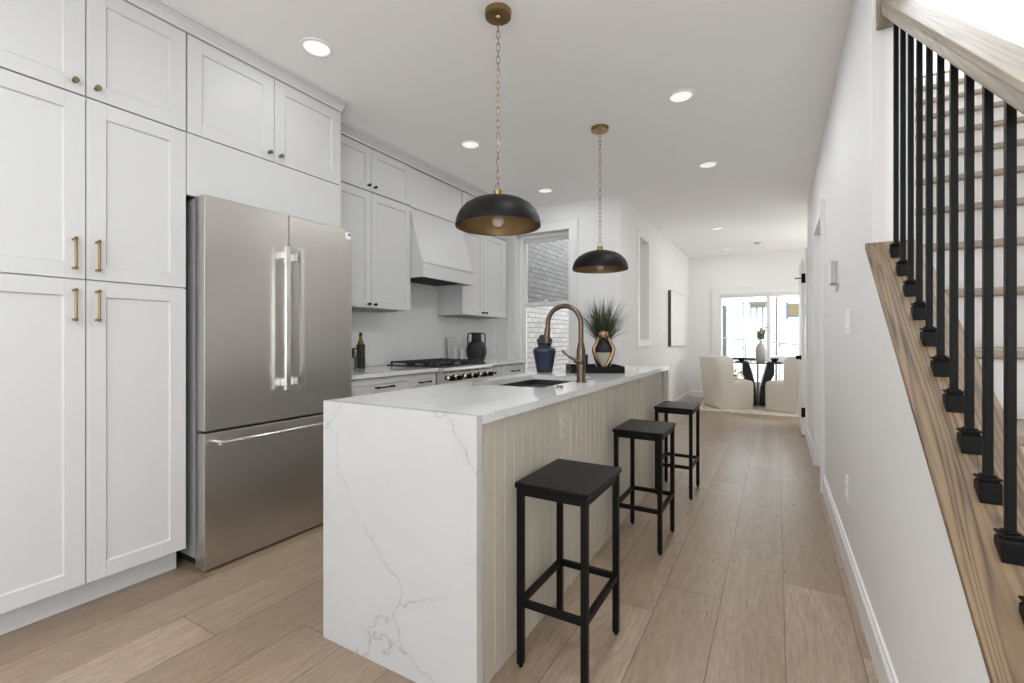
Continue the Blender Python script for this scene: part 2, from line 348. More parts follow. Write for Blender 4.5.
# ---------------------------------------------------------------- mesh helpers
class MB:
    def __init__(s): s.v = []; s.f = []; s.m = []; s.sm = []
    def add(s, vs, fs, mi=0, smooth=False):
        o = len(s.v); s.v += [tuple(p) for p in vs]
        for f in fs: s.f.append(tuple(i + o for i in f)); s.m.append(mi); s.sm.append(smooth)
        return s
    def box(s, x0, x1, y0, y1, z0, z1, mi=0):
        vs = [(x, y, z) for x in (x0, x1) for y in (y0, y1) for z in (z0, z1)]
        return s.add(vs, [(0, 1, 3, 2), (4, 6, 7, 5), (0, 4, 5, 1), (2, 3, 7, 6), (0, 2, 6, 4), (1, 5, 7, 3)], mi)
    def cyl(s, p0, p1, r0, r1=None, n=20, mi=0):
        r1 = r0 if r1 is None else r1
        return s.tube([p0, p1], [r0, r1], n, mi)
    def tube(s, pts, r, n=10, mi=0, closed=False, smooth=True):
        pts = [Vector(p) for p in pts]; k = len(pts)
        rs = r if isinstance(r, (list, tuple)) else [r] * k
        d0 = (pts[1] - pts[0]).normalized()
        up = Vector((0, 0, 1)) if abs(d0.z) < 0.9 else Vector((1, 0, 0))
        a = d0.cross(up).normalized(); vs = []
        for i, p in enumerate(pts):
            if closed: d = (pts[(i + 1) % k] - pts[i - 1]).normalized()
            else: d = (pts[min(i + 1, k - 1)] - pts[max(i - 1, 0)]).normalized()
            a = (a - d * a.dot(d)).normalized(); b = d.cross(a)
            for j in range(n):
                t = 2 * PI * j / n
                vs.append(p + (a * math.cos(t) + b * math.sin(t)) * rs[i])
        fs = []
        for i in range(k if closed else k - 1):
            i2 = (i + 1) % k
            for j in range(n):
                j2 = (j + 1) % n
                fs.append((i * n + j, i * n + j2, i2 * n + j2, i2 * n + j))
        s.add(vs, fs, mi, smooth)
        if not closed:
            o = len(s.v) - len(vs)
            s.f.append(tuple(o + j for j in range(n))[::-1]); s.m.append(mi); s.sm.append(False)
            s.f.append(tuple(o + (k - 1) * n + j for j in range(n))); s.m.append(mi); s.sm.append(False)
        return s
    def lathe(s, prof, c=(0, 0, 0), n=40, mi=0, smooth=True):
        vs = []; fs = []; k = len(prof)
        for r, z in prof:
            for j in range(n):
                t = 2 * PI * j / n
                vs.append((c[0] + r * math.cos(t), c[1] + r * math.sin(t), c[2] + z))
        for i in range(k - 1):
            for j in range(n):
                j2 = (j + 1) % n
                fs.append((i * n + j, i * n + j2, (i + 1) * n + j2, (i + 1) * n + j))
        return s.add(vs, fs, mi, smooth)
    def prism(s, poly, axis, a0, a1, mi=0, smooth=False):
        # poly: 2-D points; axis 'x' -> (y,z), 'y' -> (x,z), 'z' -> (x,y)
        def P(p, a):
            return {'x': (a, p[0], p[1]), 'y': (p[0], a, p[1]), 'z': (p[0], p[1], a)}[axis]
        n = len(poly)
        vs = [P(p, a0) for p in poly] + [P(p, a1) for p in poly]
        s.add(vs, [(i, (i + 1) % n, n + (i + 1) % n, n + i) for i in range(n)], mi, smooth)
        o = len(s.v) - 2 * n
        s.f.append(tuple(range(o, o + n))[::-1]); s.m.append(mi); s.sm.append(False)
        s.f.append(tuple(range(o + n, o + 2 * n))); s.m.append(mi); s.sm.append(False)
        return s
    def sphere(s, c, r, n=20, mi=0, sc=(1, 1, 1)):
        k = n // 2
        vs = [(c[0], c[1], c[2] - r * sc[2])]
        for i in range(1, k):
            a = PI * i / k - PI / 2
            for j in range(n):
                t = 2 * PI * j / n
                vs.append((c[0] + r * math.cos(a) * math.cos(t) * sc[0], c[1] + r * math.cos(a) * math.sin(t) * sc[1], c[2] + r * math.sin(a) * sc[2]))
        vs.append((c[0], c[1], c[2] + r * sc[2])); e = len(vs) - 1
        fs = []
        for j in range(n):
            j2 = (j + 1) % n
            fs.append((0, 1 + j2, 1 + j)); fs.append((e, 1 + (k - 2) * n + j, 1 + (k - 2) * n + j2))
            for i in range(k - 2):
                fs.append((1 + i * n + j, 1 + i * n + j2, 1 + (i + 1) * n + j2, 1 + (i + 1) * n + j))
        return s.add(vs, fs, mi, True)
    def xf(s, mat):
        s.v = [tuple(mat @ Vector(p)) for p in s.v]; return s
    def build(s, name, mats, parent=None, org=(0, 0, 0), bevel=0, seg=2):
        me = bpy.data.meshes.new(name)
        me.from_pydata([(p[0] - org[0], p[1] - org[1], p[2] - org[2]) for p in s.v], [], s.f)
        if not isinstance(mats, (list, tuple)): mats = [mats]
        for m in mats: me.materials.append(m)
        me.polygons.foreach_set('material_index', s.m)
        me.polygons.foreach_set('use_smooth', s.sm)
        me.update()
        import bmesh
        bm = bmesh.new(); bm.from_mesh(me)
        bmesh.ops.recalc_face_normals(bm, faces=bm.faces); bm.to_mesh(me); bm.free()
        if any(s.sm): me.set_sharp_from_angle(angle=math.radians(38))
        o = bpy.data.objects.new(name, me); col.objects.link(o)
        if parent: o.parent = parent
        else: o.location = org
        if bevel:
            b = o.modifiers.new('bevel', 'BEVEL'); b.width = bevel; b.segments = seg; b.limit_method = 'ANGLE'; b.angle_limit = math.radians(40)
        return o

def tag(o, label=None, cat=None, group=None, kind=None):
    if label: o['label'] = label
    if cat: o['category'] = cat
    if group: o['group'] = group
    if kind: o['kind'] = kind
    return o
def thing(name, label, cat, loc=(0, 0, 0), rz=0, group=None):
    o = bpy.data.objects.new(name, None); col.objects.link(o)
    o.location = loc; o.rotation_euler = (0, 0, rz); o.empty_display_size = 0.1
    return tag(o, label, cat, group)
def struct(name, mb, m, bevel=0, label=None):
    o = mb.build(name, m, bevel=bevel); o['kind'] = 'structure'
    if label: o['label'] = label
    return o
def copy_tree(o, parent=None):
    c = o.copy(); col.objects.link(c)
    if parent: c.parent = parent
    for ch in [x for x in bpy.data.objects if x.parent == o]: copy_tree(ch, c)
    return c
def box(*a): return MB().box(*a)
def arc(c, r, a0, a1, n, f):
    return [f(c[0] + r * math.cos(a0 + (a1 - a0) * i / n), c[1] + r * math.sin(a0 + (a1 - a0) * i / n)) for i in range(n + 1)]

# ================================================================ ROOM SHELL
HC = 2.73                     # ceiling height
XL, XR, XP = -3.1, 0.315, 1.33   # kitchen left wall, corridor right wall, party wall
YB, XD = 4.96, -1.485         # kitchen back wall, dining-room left wall
YF, YK = 9.57, -3.6           # far wall, front wall behind the camera
MAT = M['wall']
struct('floor', box(XL - .2, XP + .2, YK - .2, YF + .2, -0.12, 0), M['floor'])
c = MB()
c.box(XL - .2, 0.44, YK - .2, YB + .2, HC, HC + 0.28)
struct('ceiling', c, M['ceiling'])
struct('ceiling.001', box(XD - .25, 0.44, YB + .2, YF + .2, HC, HC + 0.28), M['ceiling'])
struct('ceiling.002', box(0.44, XP + .2, YK - .2, 0.1, HC, HC + 0.28), M['ceiling'])
struct('ceiling.003', box(0.44, XP + .2, 4.30, YF + .2, HC, HC + 0.28), M['ceiling'])
struct('wall_left', box(XL - .2, XL, YK - .2, YB, 0, HC), MAT)
# kitchen back wall with the window opening
WX0, WX1, WZ0, WZ1 = -2.80, -2.085, 0.62, 2.425
c = MB()
c.box(XL - .2, WX0, YB, YB + .2, 0, HC); c.box(WX1, XD, YB, YB + .2, 0, HC)
c.box(WX0, WX1, YB, YB + .2, 0, WZ0); c.box(WX0, WX1, YB, YB + .2, WZ1, HC)
struct('wall_back', c, MAT)
# dining room left wall with the slim window
SY0, SY1, SZ0, SZ1 = 5.74, 6.20, 1.135, 2.42
c = MB()
c.box(XD - .25, XD, YB + .2, SY0, 0, HC); c.box(XD - .25, XD, SY1, YF, 0, HC)
c.box(XD - .25, XD, SY0, SY1, 0, SZ0); c.box(XD - .25, XD, SY0, SY1, SZ1, HC)
struct('wall_dining_left', c, MAT)
# far wall with the wide window
FX0, FX1, FZ0, FZ1 = -0.925, 0.70, 0.30, 1.975
c = MB()
c.box(XD - .25, FX0, YF, YF + .2, 0, HC); c.box(FX1, XP + .2, YF, YF + .2, 0, HC)
c.box(FX0, FX1, YF, YF + .2, 0, FZ0); c.box(FX0, FX1, YF, YF + .2, FZ1, HC)
struct('wall_far', c, MAT)
# right wall of the corridor: knee wall under the stair, full wall beyond, closet doorway
XW = 0.44
def capz(y): return 0.752 * y - 0.125
c = MB()
c.prism([(0.12, 0), (2.185, 0), (2.185, capz(2.185) - .022), (0.20, capz(0.20) - .022), (0.12, 0.01)], 'x', XR, XW)
struct('wall_stair_knee', c, MAT)
def knee_bead():
    m = MB(); f = lambda y: capz(y) - .0235
    vs = [(x, y, f(y) + dz) for y in (.2, 2.183) for x, dz in ((.303, 0), (.3148, 0), (.3148, -.014), (.303, -.010))]
    return m.add(vs, [(0, 1, 2, 3), (4, 5, 6, 7), (0, 1, 5, 4), (1, 2, 6, 5), (2, 3, 7, 6), (3, 0, 4, 7)])
struct('trim_knee_wall', knee_bead(), M['trim'])
DY0, DY1, DZ = 4.22, 4.98, 2.10
c = MB()
c.box(XR, XW, 2.185, DY0, 0, HC); c.box(XR, XW, DY1, 6.30, 0, HC); c.box(XR, XW, DY0, DY1, DZ, HC)
c.box(XW, XP, 6.18, 6.30, 0, HC)
struct('wall_right', c, MAT)
struct('wall_stair_upper', box(XR, XW, 0.1, 4.42, HC + .28, 5.3).box(XR, XW, -.02, 0.1, HC + .28, 5.3).box(XW, XP, -.02, .1, HC + .28, 5.3), MAT)
struct('wall_party', box(XP, XP + .2, -.7, YF, 0, 5.3).box(XP, XP + .2, YK, -3.1, 0, 3.01).box(XP, XP + .2, -3.1, -.7, 0, .3).box(XP, XP + .2, -3.1, -.7, 2.4, 3.01), MAT)  # unseen opening behind the camera, added for the side lamp
struct('wall_stair_head', box(XR, XP, 6.2, 6.3, HC + .28, 5.3), MAT)
struct('ceiling_upper', box(XR, XP, -.02, 1.6, 5.3, 5.4).box(XR, XP, 4.8, 6.3, 5.3, 5.4).box(XR, .46, 1.6, 4.8, 5.3, 5.4), M['ceiling'])
# front wall behind the camera, with an unseen window opening added for fill
c = MB()
c.box(XL - .2, -1.9, YK - .2, YK, 0, HC); c.box(-.5, XP + .2, YK - .2, YK, 0, HC)
c.box(-1.9, -.5, YK - .2, YK, 0, 0.8); c.box(-1.9, -.5, YK - .2, YK, 2.2, HC)
struct('wall_front', c, MAT)

# baseboards
def base_prof(face, back, y0, y1, flip=1, h=0.135):
    # moulded profile running along y; face x is the room side
    t = back - face
    return MB().prism([(back, 0), (face, 0), (face, h - .022), (face + t * .45, h - .012), (face + t * .5, h), (back, h)], 'y', y0, y1)
struct('baseboard_right', base_prof(0.299, XR, 0.30, 4.12), M['trim'])
struct('baseboard_right.001', base_prof(0.299, XR, 5.08, 6.28), M['trim'])
struct('baseboard_dining', base_prof(XD + .016, XD, YB + .01, YF, h=.12), M['trim'])
struct('baseboard_far', MB().prism([(YF, 0), (YF - .016, 0), (YF - .016, .11), (YF - .006, .12), (YF, .13)], 'x', XD + .02, FX0 - .2), M['trim'])
struct('baseboard_back', MB().prism([(YB, 0), (YB - .016, 0), (YB - .016, .11), (YB - .006, .12), (YB, .13)], 'x', WX1 + .1, XD), M['trim'])

# ---------------- windows
def casing(name, x0, x1, z0, z1, y, w=0.1, t=0.02, bottom=True):
    m = MB()
    m.box(x0 - w, x0, y - t, y, z0 - (w if bottom else 0), z1 + w); m.box(x1, x1 + w, y - t, y, z0 - (w if bottom else 0), z1 + w)
    m.box(x0, x1, y - t, y, z1, z1 + w)
    if bottom: m.box(x0, x1, y - t, y, z0 - w, z0)
    # raised outer back-band
    m.box(x0 - w - .012, x0 - w, y - t - .008, y, z0 - (w if bottom else 0), z1 + w + .012); m.box(x1 + w, x1 + w + .012, y - t - .008, y, z0 - (w if bottom else 0), z1 + w + .012)
    m.box(x0 - w, x1 + w, y - t - .008, y, z1 + w, z1 + w + .012)
    return struct(name, m, M['trim'], bevel=.002)
casing('trim_window_back', WX0, WX1, WZ0, WZ1, YB)
def sash(m, x0, x1, z0, z1, y0, y1, w=.04):
    m.box(x0, x0 + w, y0, y1, z0, z1); m.box(x1 - w, x1, y0, y1, z0, z1)
    m.box(x0 + w, x1 - w, y0, y1, z0, z0 + w); m.box(x0 + w, x1 - w, y0, y1, z1 - w, z1)
w1 = MB()
# outer frame (jamb liners), then upper and lower sash
w1.box(WX0, WX0 + .035, YB + .11, YB + .195, WZ0, WZ1); w1.box(WX1 - .02, WX1, YB + .11, YB + .195, WZ0, WZ1)
w1.box(WX0 + .035, WX1 - .02, YB + .11, YB + .195, WZ1 - .035, WZ1); w1.box(WX0 + .035, WX1 - .02, YB + .11, YB + .195, WZ0, WZ0 + .04)
sash(w1, WX0 + .035, WX1 - .02, 1.545, WZ1 - .035, YB + .155, YB + .185, .042)
sash(w1, WX0 + .035, WX1 - .02, WZ0 + .04, 1.60, YB + .12, YB + .15, .042)
win1 = struct('window_1', w1, M['trim'], bevel=.002)
g = box(WX0 + .07, WX1 - .05, YB + .168, YB + .172, 1.58, WZ1 - .07).build('glass_pane', M['screen'], win1)
g = box(WX0 + .07, WX1 - .05, YB + .133, YB + .137, WZ0 + .07, 1.565).build('glass_pane', M['glass'], win1)
lk = box(-2.47, -2.41, YB + .112, YB + .135, 1.60, 1.615).box(-2.452, -2.428, YB + .105, YB + .12, 1.615, 1.628).build('sash_lock', M['white_plastic'], win1, bevel=.002)
struct('trim_window_sill', box(WX0 - .0, WX1 + .0, YB - .03, YB + .11, WZ0 - .025, WZ0), M['trim'], bevel=.003)

# slim window in the dining-room wall
m = MB(); t = .02
for a in ((SY0 - .09, SY0, SZ0 - .09, SZ1 + .09), (SY1, SY1 + .09, SZ0 - .09, SZ1 + .09), (SY0, SY1, SZ1, SZ1 + .09), (SY0, SY1, SZ0 - .09, SZ0)):
    m.box(XD, XD + t, *a)
struct('trim_window_dining', m, M['trim'], bevel=.002)
m = MB()
for a in ((SY0, SY0 + .045, SZ0, SZ1), (SY1 - .045, SY1, SZ0, SZ1), (SY0 + .045, SY1 - .045, SZ1 - .045, SZ1), (SY0 + .045, SY1 - .045, SZ0, SZ0 + .045), (SY0 + .045, SY1 - .045, 1.75, 1.79)):
    m.box(XD - .24, XD - .2, *a)
win2 = struct('window_2', m, M['trim'], bevel=.002)
box(XD - .222, XD - .218, SY0 + .04, SY1 - .04, SZ0 + .04, SZ1 - .04).build('glass_pane', M['glass'], win2)

# wide far window: tall frame, centre post, transom rail
casing('trim_window_far', FX0, FX1, FZ0, FZ1, YF, w=.125, t=.02)
m = MB()
m.box(FX0, FX0 + .025, YF + .02, YF + .12, FZ0, FZ1); m.box(FX1 - .025, FX1, YF + .02, YF + .12, FZ0, FZ1)
m.box(FX0 + .025, FX1 - .025, YF + .02, YF + .12, FZ1 - .06, FZ1); m.box(FX0 + .025, FX1 - .025, YF + .02, YF + .12, FZ0, FZ0 + .05)
m.box(-0.155, -0.09, YF + .02, YF + .12, FZ0 + .05, FZ1 - .06)
win3 = struct('window_3', m, M['trim'], bevel=.002)
box(FX0 + .03, -.16, YF + .03, YF + .11, .745, .785).build('transom_rail', M['siding_trim'], win3)
box(-.085, FX1 - .03, YF + .03, YF + .11, .73, .83).build('transom_rail', M['trim'], win3)
for a in ((FX0 + .03, -.16, .785, FZ1 - .065), (-.085, FX1 - .03, .83, FZ1 - .065), (FX0 + .03, -.16, FZ0 + .055, .745), (-.085, FX1 - .03, FZ0 + .055, .73)):
    box(a[0], a[1], YF + .068, YF + .072, a[2], a[3]).build('glass_pane', M['glass'], win3)

# ---------------- doors on the right
m = MB()   # casing of the closet doorway, on the wall face
m.box(0.295, XR, DY0 - .10, DY0, 0, DZ + .10); m.box(0.295, XR, DY1, DY1 + .10, 0, DZ + .10); m.box(0.295, XR, DY0, DY1, DZ, DZ + .10)
m.box(0.288, 0.296, DY0 - .10, DY0 - .085, 0, DZ + .10)
struct('trim_doorway', m, M['trim'], bevel=.002)
d = MB(); d.box(0.385, 0.42, DY0 + .005, DY1 - .005, 0.012, DZ - .005)
d1 = struct('door_1', d, M['trim'], bevel=.002)
for z0, z1 in ((.25, .95), (1.1, 1.95)):
    pm = MB()
    pm.box(.379, .385, DY0 + .12, DY1 - .12, z0, z0 + .02); pm.box(.379, .385, DY0 + .12, DY1 - .12, z1 - .02, z1)
    pm.box(.379, .385, DY0 + .12, DY0 + .14, z0 + .02, z1 - .02); pm.box(.379, .385, DY1 - .14, DY1 - .12, z0 + .02, z1 - .02)
    pm.build('panel_moulding', M['trim'], d1)
MB().cyl((.385, DY0 + .07, .95), (.375, DY0 + .07, .95), .025).sphere((.355, DY0 + .07, .95), .022).build('door_knob', M['black'], d1)
# door leaf folded back at the end of the corridor wall, black hardware on its edge
d = MB(); d.box(0.262, 0.297, 6.40, 7.16, 0.012, 2.10)
d2 = struct('door_2', d, M['trim'], bevel=.002)
for zc in (1.86, .28):
    box(.259, .2995, 6.388, 6.399, zc - .055, zc + .055).cyl((.280, 6.382, zc - .055), (.280, 6.382, zc + .055), .008).build('hinge', M['black'], d2)
MB().cyl((.26, 6.41, 1.865), (.205, 6.41, 1.865), .006).cyl((.205, 6.41, 1.865), (.197, 6.41, 1.865), .011).build('door_stop', M['black'], d2)
MB().cyl((.261, 6.45, .925), (.245, 6.45, .925), .028).sphere((.226, 6.45, .925), .025).build('door_knob', M['black'], d2)
struct('trim_wall_end', box(0.296, XW, 6.302, 6.322, 0, 2.2).box(.296, XR, 6.28, 6.302, 0, 2.2), M['trim'], bevel=.002)

# ================================================================ STAIRS
def sh(poly, y0, y1, f):      # section polygon (x, dz) swept along the stair slope
    m = MB(); n = len(poly)
    vs = [(p[0], y0, f(y0) + p[1]) for p in poly] + [(p[0], y1, f(y1) + p[1]) for p in poly]
    m.add(vs, [(i, (i + 1) % n, n + (i + 1) % n, n + i) for i in range(n)])
    m.f += [tuple(range(n))[::-1], tuple(range(n, 2 * n))]; m.m += [0, 0]; m.sm += [False, False]
    return m
st = thing('staircase', 'staircase of white risers and oak treads climbing behind the black balusters', 'stairs', (0.9, 0.2, 0))
so = (0.9, 0.2, 0)
RZ, TD = 0.1885, 0.2533
for k in range(-4, 12):
    y = 1.483 + k * TD; z = 0.936 + k * (0.19 if k > 0 else 0.187)
    zb = 0.936 + (k - 1) * (0.19 if k - 1 > 0 else 0.187)
    box(XW + .002, XP - .004, y + .022, y + .036, zb + .001 if k > -4 else 0.001, z - .028).build('riser', M['riser'], st, so)
    if k < 11:
        box(XW + .002, XP - .004, y, y + TD + .034, z - .027, z).build('tread', M['tread'], st, so, bevel=.006)
landing = struct('floor_upper', box(XW + .001, XP - .003, 4.30, 6.2, HC + .281, 3.028), M['floor'])
rail = thing('stair_railing', 'oak handrail on square black metal balusters along the staircase', 'railing', (0.365, 0.9, 0.56))
ro = (0.365, 0.9, 0.56)
railz = lambda y: 0.751 * y + 0.727
sec = [(-.026, 0), (.026, 0), (.031, .012), (.031, .036), (.034, .046), (.030, .058), (-.030, .058), (-.034, .046), (-.031, .036), (-.031, .012)]
sec = [(x + .370, z) for x, z in sec]
sh(sec, 0.60, 2.163, railz).build('handrail', M['oak_rail'], rail, ro, bevel=.002)
box(.326, .408, 2.163, 2.184, 2.312, 2.53).build('wall_rosette', M['oak_rail'], rail, ro, bevel=.005)
for i in range(13):
    y = 2.095 - i * .1019
    b = box(.370 - .0069, .370 + .0069, y - .0069, y + .0069, capz(y) + .02, railz(y) + .004).build('baluster', M['black'], rail, ro, bevel=.001)
    s = MB(); a = .0170
    zt = capz(y) + .025
    s.prism([(y - a, capz(y - a) + .001), (y + a, capz(y + a) + .001), (y + a, zt), (y + a * .8, zt + .006), (y - a * .8, zt + .006), (y - a, zt)], 'x', .370 - a, .370 + a)
    s.box(.370 - .014, .370 + .014, y - .014, y + .014, zt + .006, zt + .010)
    s.box(.370 - .0175, .370 + .0175, y - .0175, y + .0175, zt + .010, zt + .015)
    s.box(.370 - .011, .370 + .011, y - .011, y + .011, zt + .015, zt + .019)
    s.build('baluster_shoe', M['black'], b, ro, bevel=.0015)
cap = sh([(.293, -.0225), (.455, -.0225), (.455, 0), (.293, 0)], .17, 2.184, capz)
tag(cap.build('knee_wall_cap', M['oak_cap'], bevel=.003), 'sloping oak board with strong grain capping the white knee wall under the balusters', 'wall cap')

# ================================================================ CABINETS (left wall)
CB = M['cabinet']
def shaker(m, xf, y0, y1, z0, z1, fr=.066, t=.02, rec=.008):
    # slab with frame and recessed flat panel; xf = face x
    xb = xf - t
    m.box(xb, xf, y0, y0 + fr, z0, z1); m.box(xb, xf, y1 - fr, y1, z0, z1)
    m.box(xb, xf, y0 + fr, y1 - fr, z0, z0 + fr); m.box(xb, xf, y0 + fr, y1 - fr, z1 - fr, z1)
    a, b_, c_, d_ = y0 + fr, y1 - fr, z0 + fr, z1 - fr; e = .004
    o = [(xf, a, c_), (xf, b_, c_), (xf, b_, d_), (xf, a, d_)]
    i = [(xf - rec, a + e, c_ + e), (xf - rec, b_ - e, c_ + e), (xf - rec, b_ - e, d_ - e), (xf - rec, a + e, d_ - e)]
    m.add(o + i, [(0, 1, 5, 4), (1, 2, 6, 5), (2, 3, 7, 6), (3, 0, 4, 7), (4, 5, 6, 7)])
    return m
def pull_v(x, y, z0, z1, parent, org, mat):
    m = MB().cyl((x + .032, y, z0), (x + .032, y, z1), .0052, n=12)
    for z in (z0 + .008, z1 - .008):
        m.cyl((x, y, z), (x + .032, y, z), .0055, n=12).cyl((x + .027, y, z), (x + .038, y, z), .0066, n=12)
    return m.build('pull_handle', mat, parent, org)
def pull_h(x, y0, y1, z, parent, org, mat):
    m = MB().cyl((x + .032, y0, z), (x + .032, y1, z), .0052, n=12)
    for y in (y0 + .008, y1 - .008): m.cyl((x, y, z), (x + .032, y, z), .0055, n=12).cyl((x + .026, y, z), (x + .038, y, z), .008, n=12)
    return m.build('pull_handle', mat, parent, org)
def knob(x, y, z, parent, org, mat):
    m = MB().cyl((x, y, z), (x + .003, y, z), .0085, n=14).cyl((x + .003, y, z), (x + .017, y, z), .005, n=14).cyl((x + .017, y, z), (x + .027, y, z), .0105, .0112, n=16)
    return m.build('knob', mat, parent, org)
def door(xf, y0, y1, z0, z1, parent, org, fr=.066, name='door'):
    return shaker(MB(), xf, y0, y1, z0, z1, fr).build(name, CB, parent, org, bevel=.0012)

XT = -2.53          # face of tall doors
pan = thing('pantry_cabinet', 'tall white pantry cabinet with four long shaker doors left of the fridge', 'cabinet', (XL, .78, 0)); po = (XL, .78, 0)
box(XL + .002, XT - .021, .40, 1.163, .115, 2.176).build('carcass', CB, pan, po)
box(XL + .002, -2.61, .402, 1.155, 0.001, .114).build('toe_kick', CB, pan, po)
for y0, y1, hy in ((.402, .781, .742), (.785, 1.162, .817)):
    dl = door(XT, y0, y1, .116, 1.399, pan, po); pull_v(XT, hy, 1.225, 1.362, dl, po, M['brass'])
    du = door(XT, y0, y1, 1.405, 2.173, pan, po); pull_v(XT, hy, 1.438, 1.574, du, po, M['brass'])
pu = thing('overhead_cabinet', 'white two-door cabinet above the tall pantry, brass knobs low on its doors', 'cabinet', (XL, .78, 2.178)); uo = (XL, .78, 2.178)
box(XL + .002, XT - .021, .40, 1.163, 2.178, 2.668).build('carcass', CB, pu, uo)
for y0, y1, hy in ((.402, .781, .745), (.785, 1.162, .817)):
    dd = door(XT, y0, y1, 2.180, 2.666, pu, uo); knob(XT, hy, 2.225, dd, uo, M['brass_dark'])
fc = thing('fridge_surround_cabinet', 'white cabinet over the stainless fridge with two square doors and a plain filler panel', 'cabinet', (XL, 1.6, 1.87)); fo = (XL, 1.6, 1.87)
box(XL + .002, XT - .021, 1.166, 2.096, 2.178, 2.668).build('carcass', CB, fc, fo)
box(XT - .021, XT, 1.166, 2.096, 1.868, 2.174).build('filler_panel', CB, fc, fo)
box(XL + .002, XT - .021, 2.097, 2.113, 0.001, 2.668).build('side_panel', CB, fc, fo)
for y0, y1, hy in ((1.170, 1.622, 1.59), (1.626, 2.090, 1.658)):
    dd = door(XT, y0, y1, 2.180, 2.666, fc, fo); knob(XT, hy, 2.223, dd, fo, M['brass_dark'])
def crown(x0, x1, y0, y1, zb, end=True):
    m = MB(); p = [(x0, zb), (x0 + .012, zb), (x0 + .016, zb + .012), (x1 - .03, zb + .030), (x1 - .012, zb + .044), (x1, zb + .046), (x1, HC - .001), (x0, HC - .001)]
    m.prism(p, 'y', y0, y1); return m
struct('trim_crown_tall', crown(XT, -2.470, .40, 2.096, 2.668), M['cabinet'])

XU = -2.77          # face of wall-cabinet doors
K = M['black']
for (name, lab, y0, y1, ys, z0, z1, kz, kys) in (
    ('wall_cabinet', 'white double wall cabinet between fridge and range hood, small black knobs', 2.116, 3.036, (2.135, 2.583, 2.587, 3.034), 1.395, 2.305, 1.422, (2.553, 2.617)),
    ('wall_cabinet', 'white double wall cabinet right of the range hood, beside the brick-view window', 3.800, 4.680, (3.802, 4.189, 4.193, 4.640), 1.395, 2.305, 1.430, (4.160, 4.228)),
    ('upper_wall_cabinet', 'short white two-door cabinet under the crown, just right of the fridge', 2.116, 3.036, (2.135, 2.583, 2.587, 3.034), 2.312, 2.655, 2.352, (2.553, 2.617)),
    ('upper_wall_cabinet', 'short white two-door cabinet under the crown, right of the hood', 3.800, 4.680, (3.802, 4.189, 4.193, 4.640), 2.312, 2.655, 2.352, (4.160, 4.228))):
    o = (XL, (y0 + y1) / 2, z0)
    t_ = thing(name, lab, 'cabinet', o)
    box(XL + .002, XU - .021, y0, y1, z0, z1).build('carcass', CB, t_, o)
    if ys[3] < y1 - .01: box(XU - .021, XU, ys[3] + .003, y1, z0, z1).build('stile', CB, t_, o)
    if ys[0] > y0 + .01: box(XU - .021, XU, y0, ys[0] - .003, z0, z1).build('stile', CB, t_, o)
    for j in (0, 2):
        dd = door(XU, ys[j], ys[j + 1], z0 + .002, z1 - .002, t_, o, .06); knob(XU, kys[j // 2], kz, dd, o, K)
    if z0 < 2: box(XL + .03, XU - .10, y0 + .06, y1 - .06, z0 - .012, z0 - .001).build('underside_shade_strip', M['grey_plastic'], t_, o)  # dark strip standing in for shade under the cabinet
struct('trim_crown_wall', crown(XU, -2.705, 2.114, 4.70, 2.657).box(XL + .002, XU, 4.681, 4.70, 2.657, HC - .001), M['cabinet'])

# range hood
ho = (XL, 3.415, 1.685)
hd = thing('range_hood', 'white tapered plaster-style range hood with a boxed lower rim over the range', 'range hood', ho)
y0, y1 = 3.041, 3.795
m = MB(); m.prism([(XL + .002, 1.822), (-2.640, 1.822), (-2.655, 1.87), (-2.785, 2.306), (XL + .002, 2.306)], 'y', y0, y1)
m.build('hood_body', CB, hd, ho, bevel=.002)
m = MB()
m.box(-2.652, -2.632, y0, y1, 1.685, 1.805); m.box(XL + .002, -2.652, y0, y0 + .02, 1.685, 1.805); m.box(XL + .002, -2.652, y1 - .02, y1, 1.685, 1.805)
m.box(XL + .002, -2.624, y0, y1, 1.805, 1.8215)
m.build('hood_rim', CB, hd, ho, bevel=.002)
box(XL + .004, -2.654, y0 + .022, y1 - .022, 1.70, 1.72).build('vent_insert', M['dark_gap'], hd, ho)
box(XL + .002, XU - .008, y0, y1, 2.307, 2.656).box(XU - .008, XU - .003, y0, y1, 2.307, 2.33).build('chimney_panel', CB, hd, ho, bevel=.002)

# backsplash
struct('wall_backsplash', box(XL + .0005, XL + .014, 2.116, 3.036, .907, 1.3815).box(XL + .0005, XL + .014, 3.037, 3.799, .907, 1.684).box(XL + .0005, XL + .014, 3.80, 4.93, .907, 1.3815), M['splash'])

# base cabinets and worktops
XB = -2.487
def base_cab(label, y0, y1, doors, hy):
    o = (XL, (y0 + y1) / 2, 0); t_ = thing('base_cabinet', label, 'cabinet', o)
    box(XL + .002, XB - .021, y0, y1, .10, .873).build('carcass', CB, t_, o)
    box(XL + .002, -2.56, y0, y1, .001, .099).build('toe_kick', CB, t_, o)
    dr = shaker(MB(), XB, y0 + .003, y1 - .003, .705, .868, .045).build('drawer', CB, t_, o, bevel=.001)
    if hy: pull_h(XB, hy[0], hy[1], .80, dr, o, K)
    else: knob(XB, (y0 + y1) / 2, .80, dr, o, K)
    w = (y1 - y0) / doors
    for k in range(doors):
        dd = door(XB, y0 + .003 + k * w, y0 + (k + 1) * w - .003, .105, .700, t_, o, .055)
        pull_v(XB, y0 + (k + 1) * w - .03 if k == 0 else y0 + k * w + .03, .55, .66, dd, o, K)
base_cab('white base cabinet with a wide top drawer nearest the fridge', 2.116, 2.745, 2, (2.35, 2.52))
base_cab('narrow white base cabinet touching the left side of the steel range', 2.748, 3.034, 1, (2.81, 2.94))
base_cab('narrow white base cabinet touching the right side of the steel range', 3.800, 4.098, 1, None)
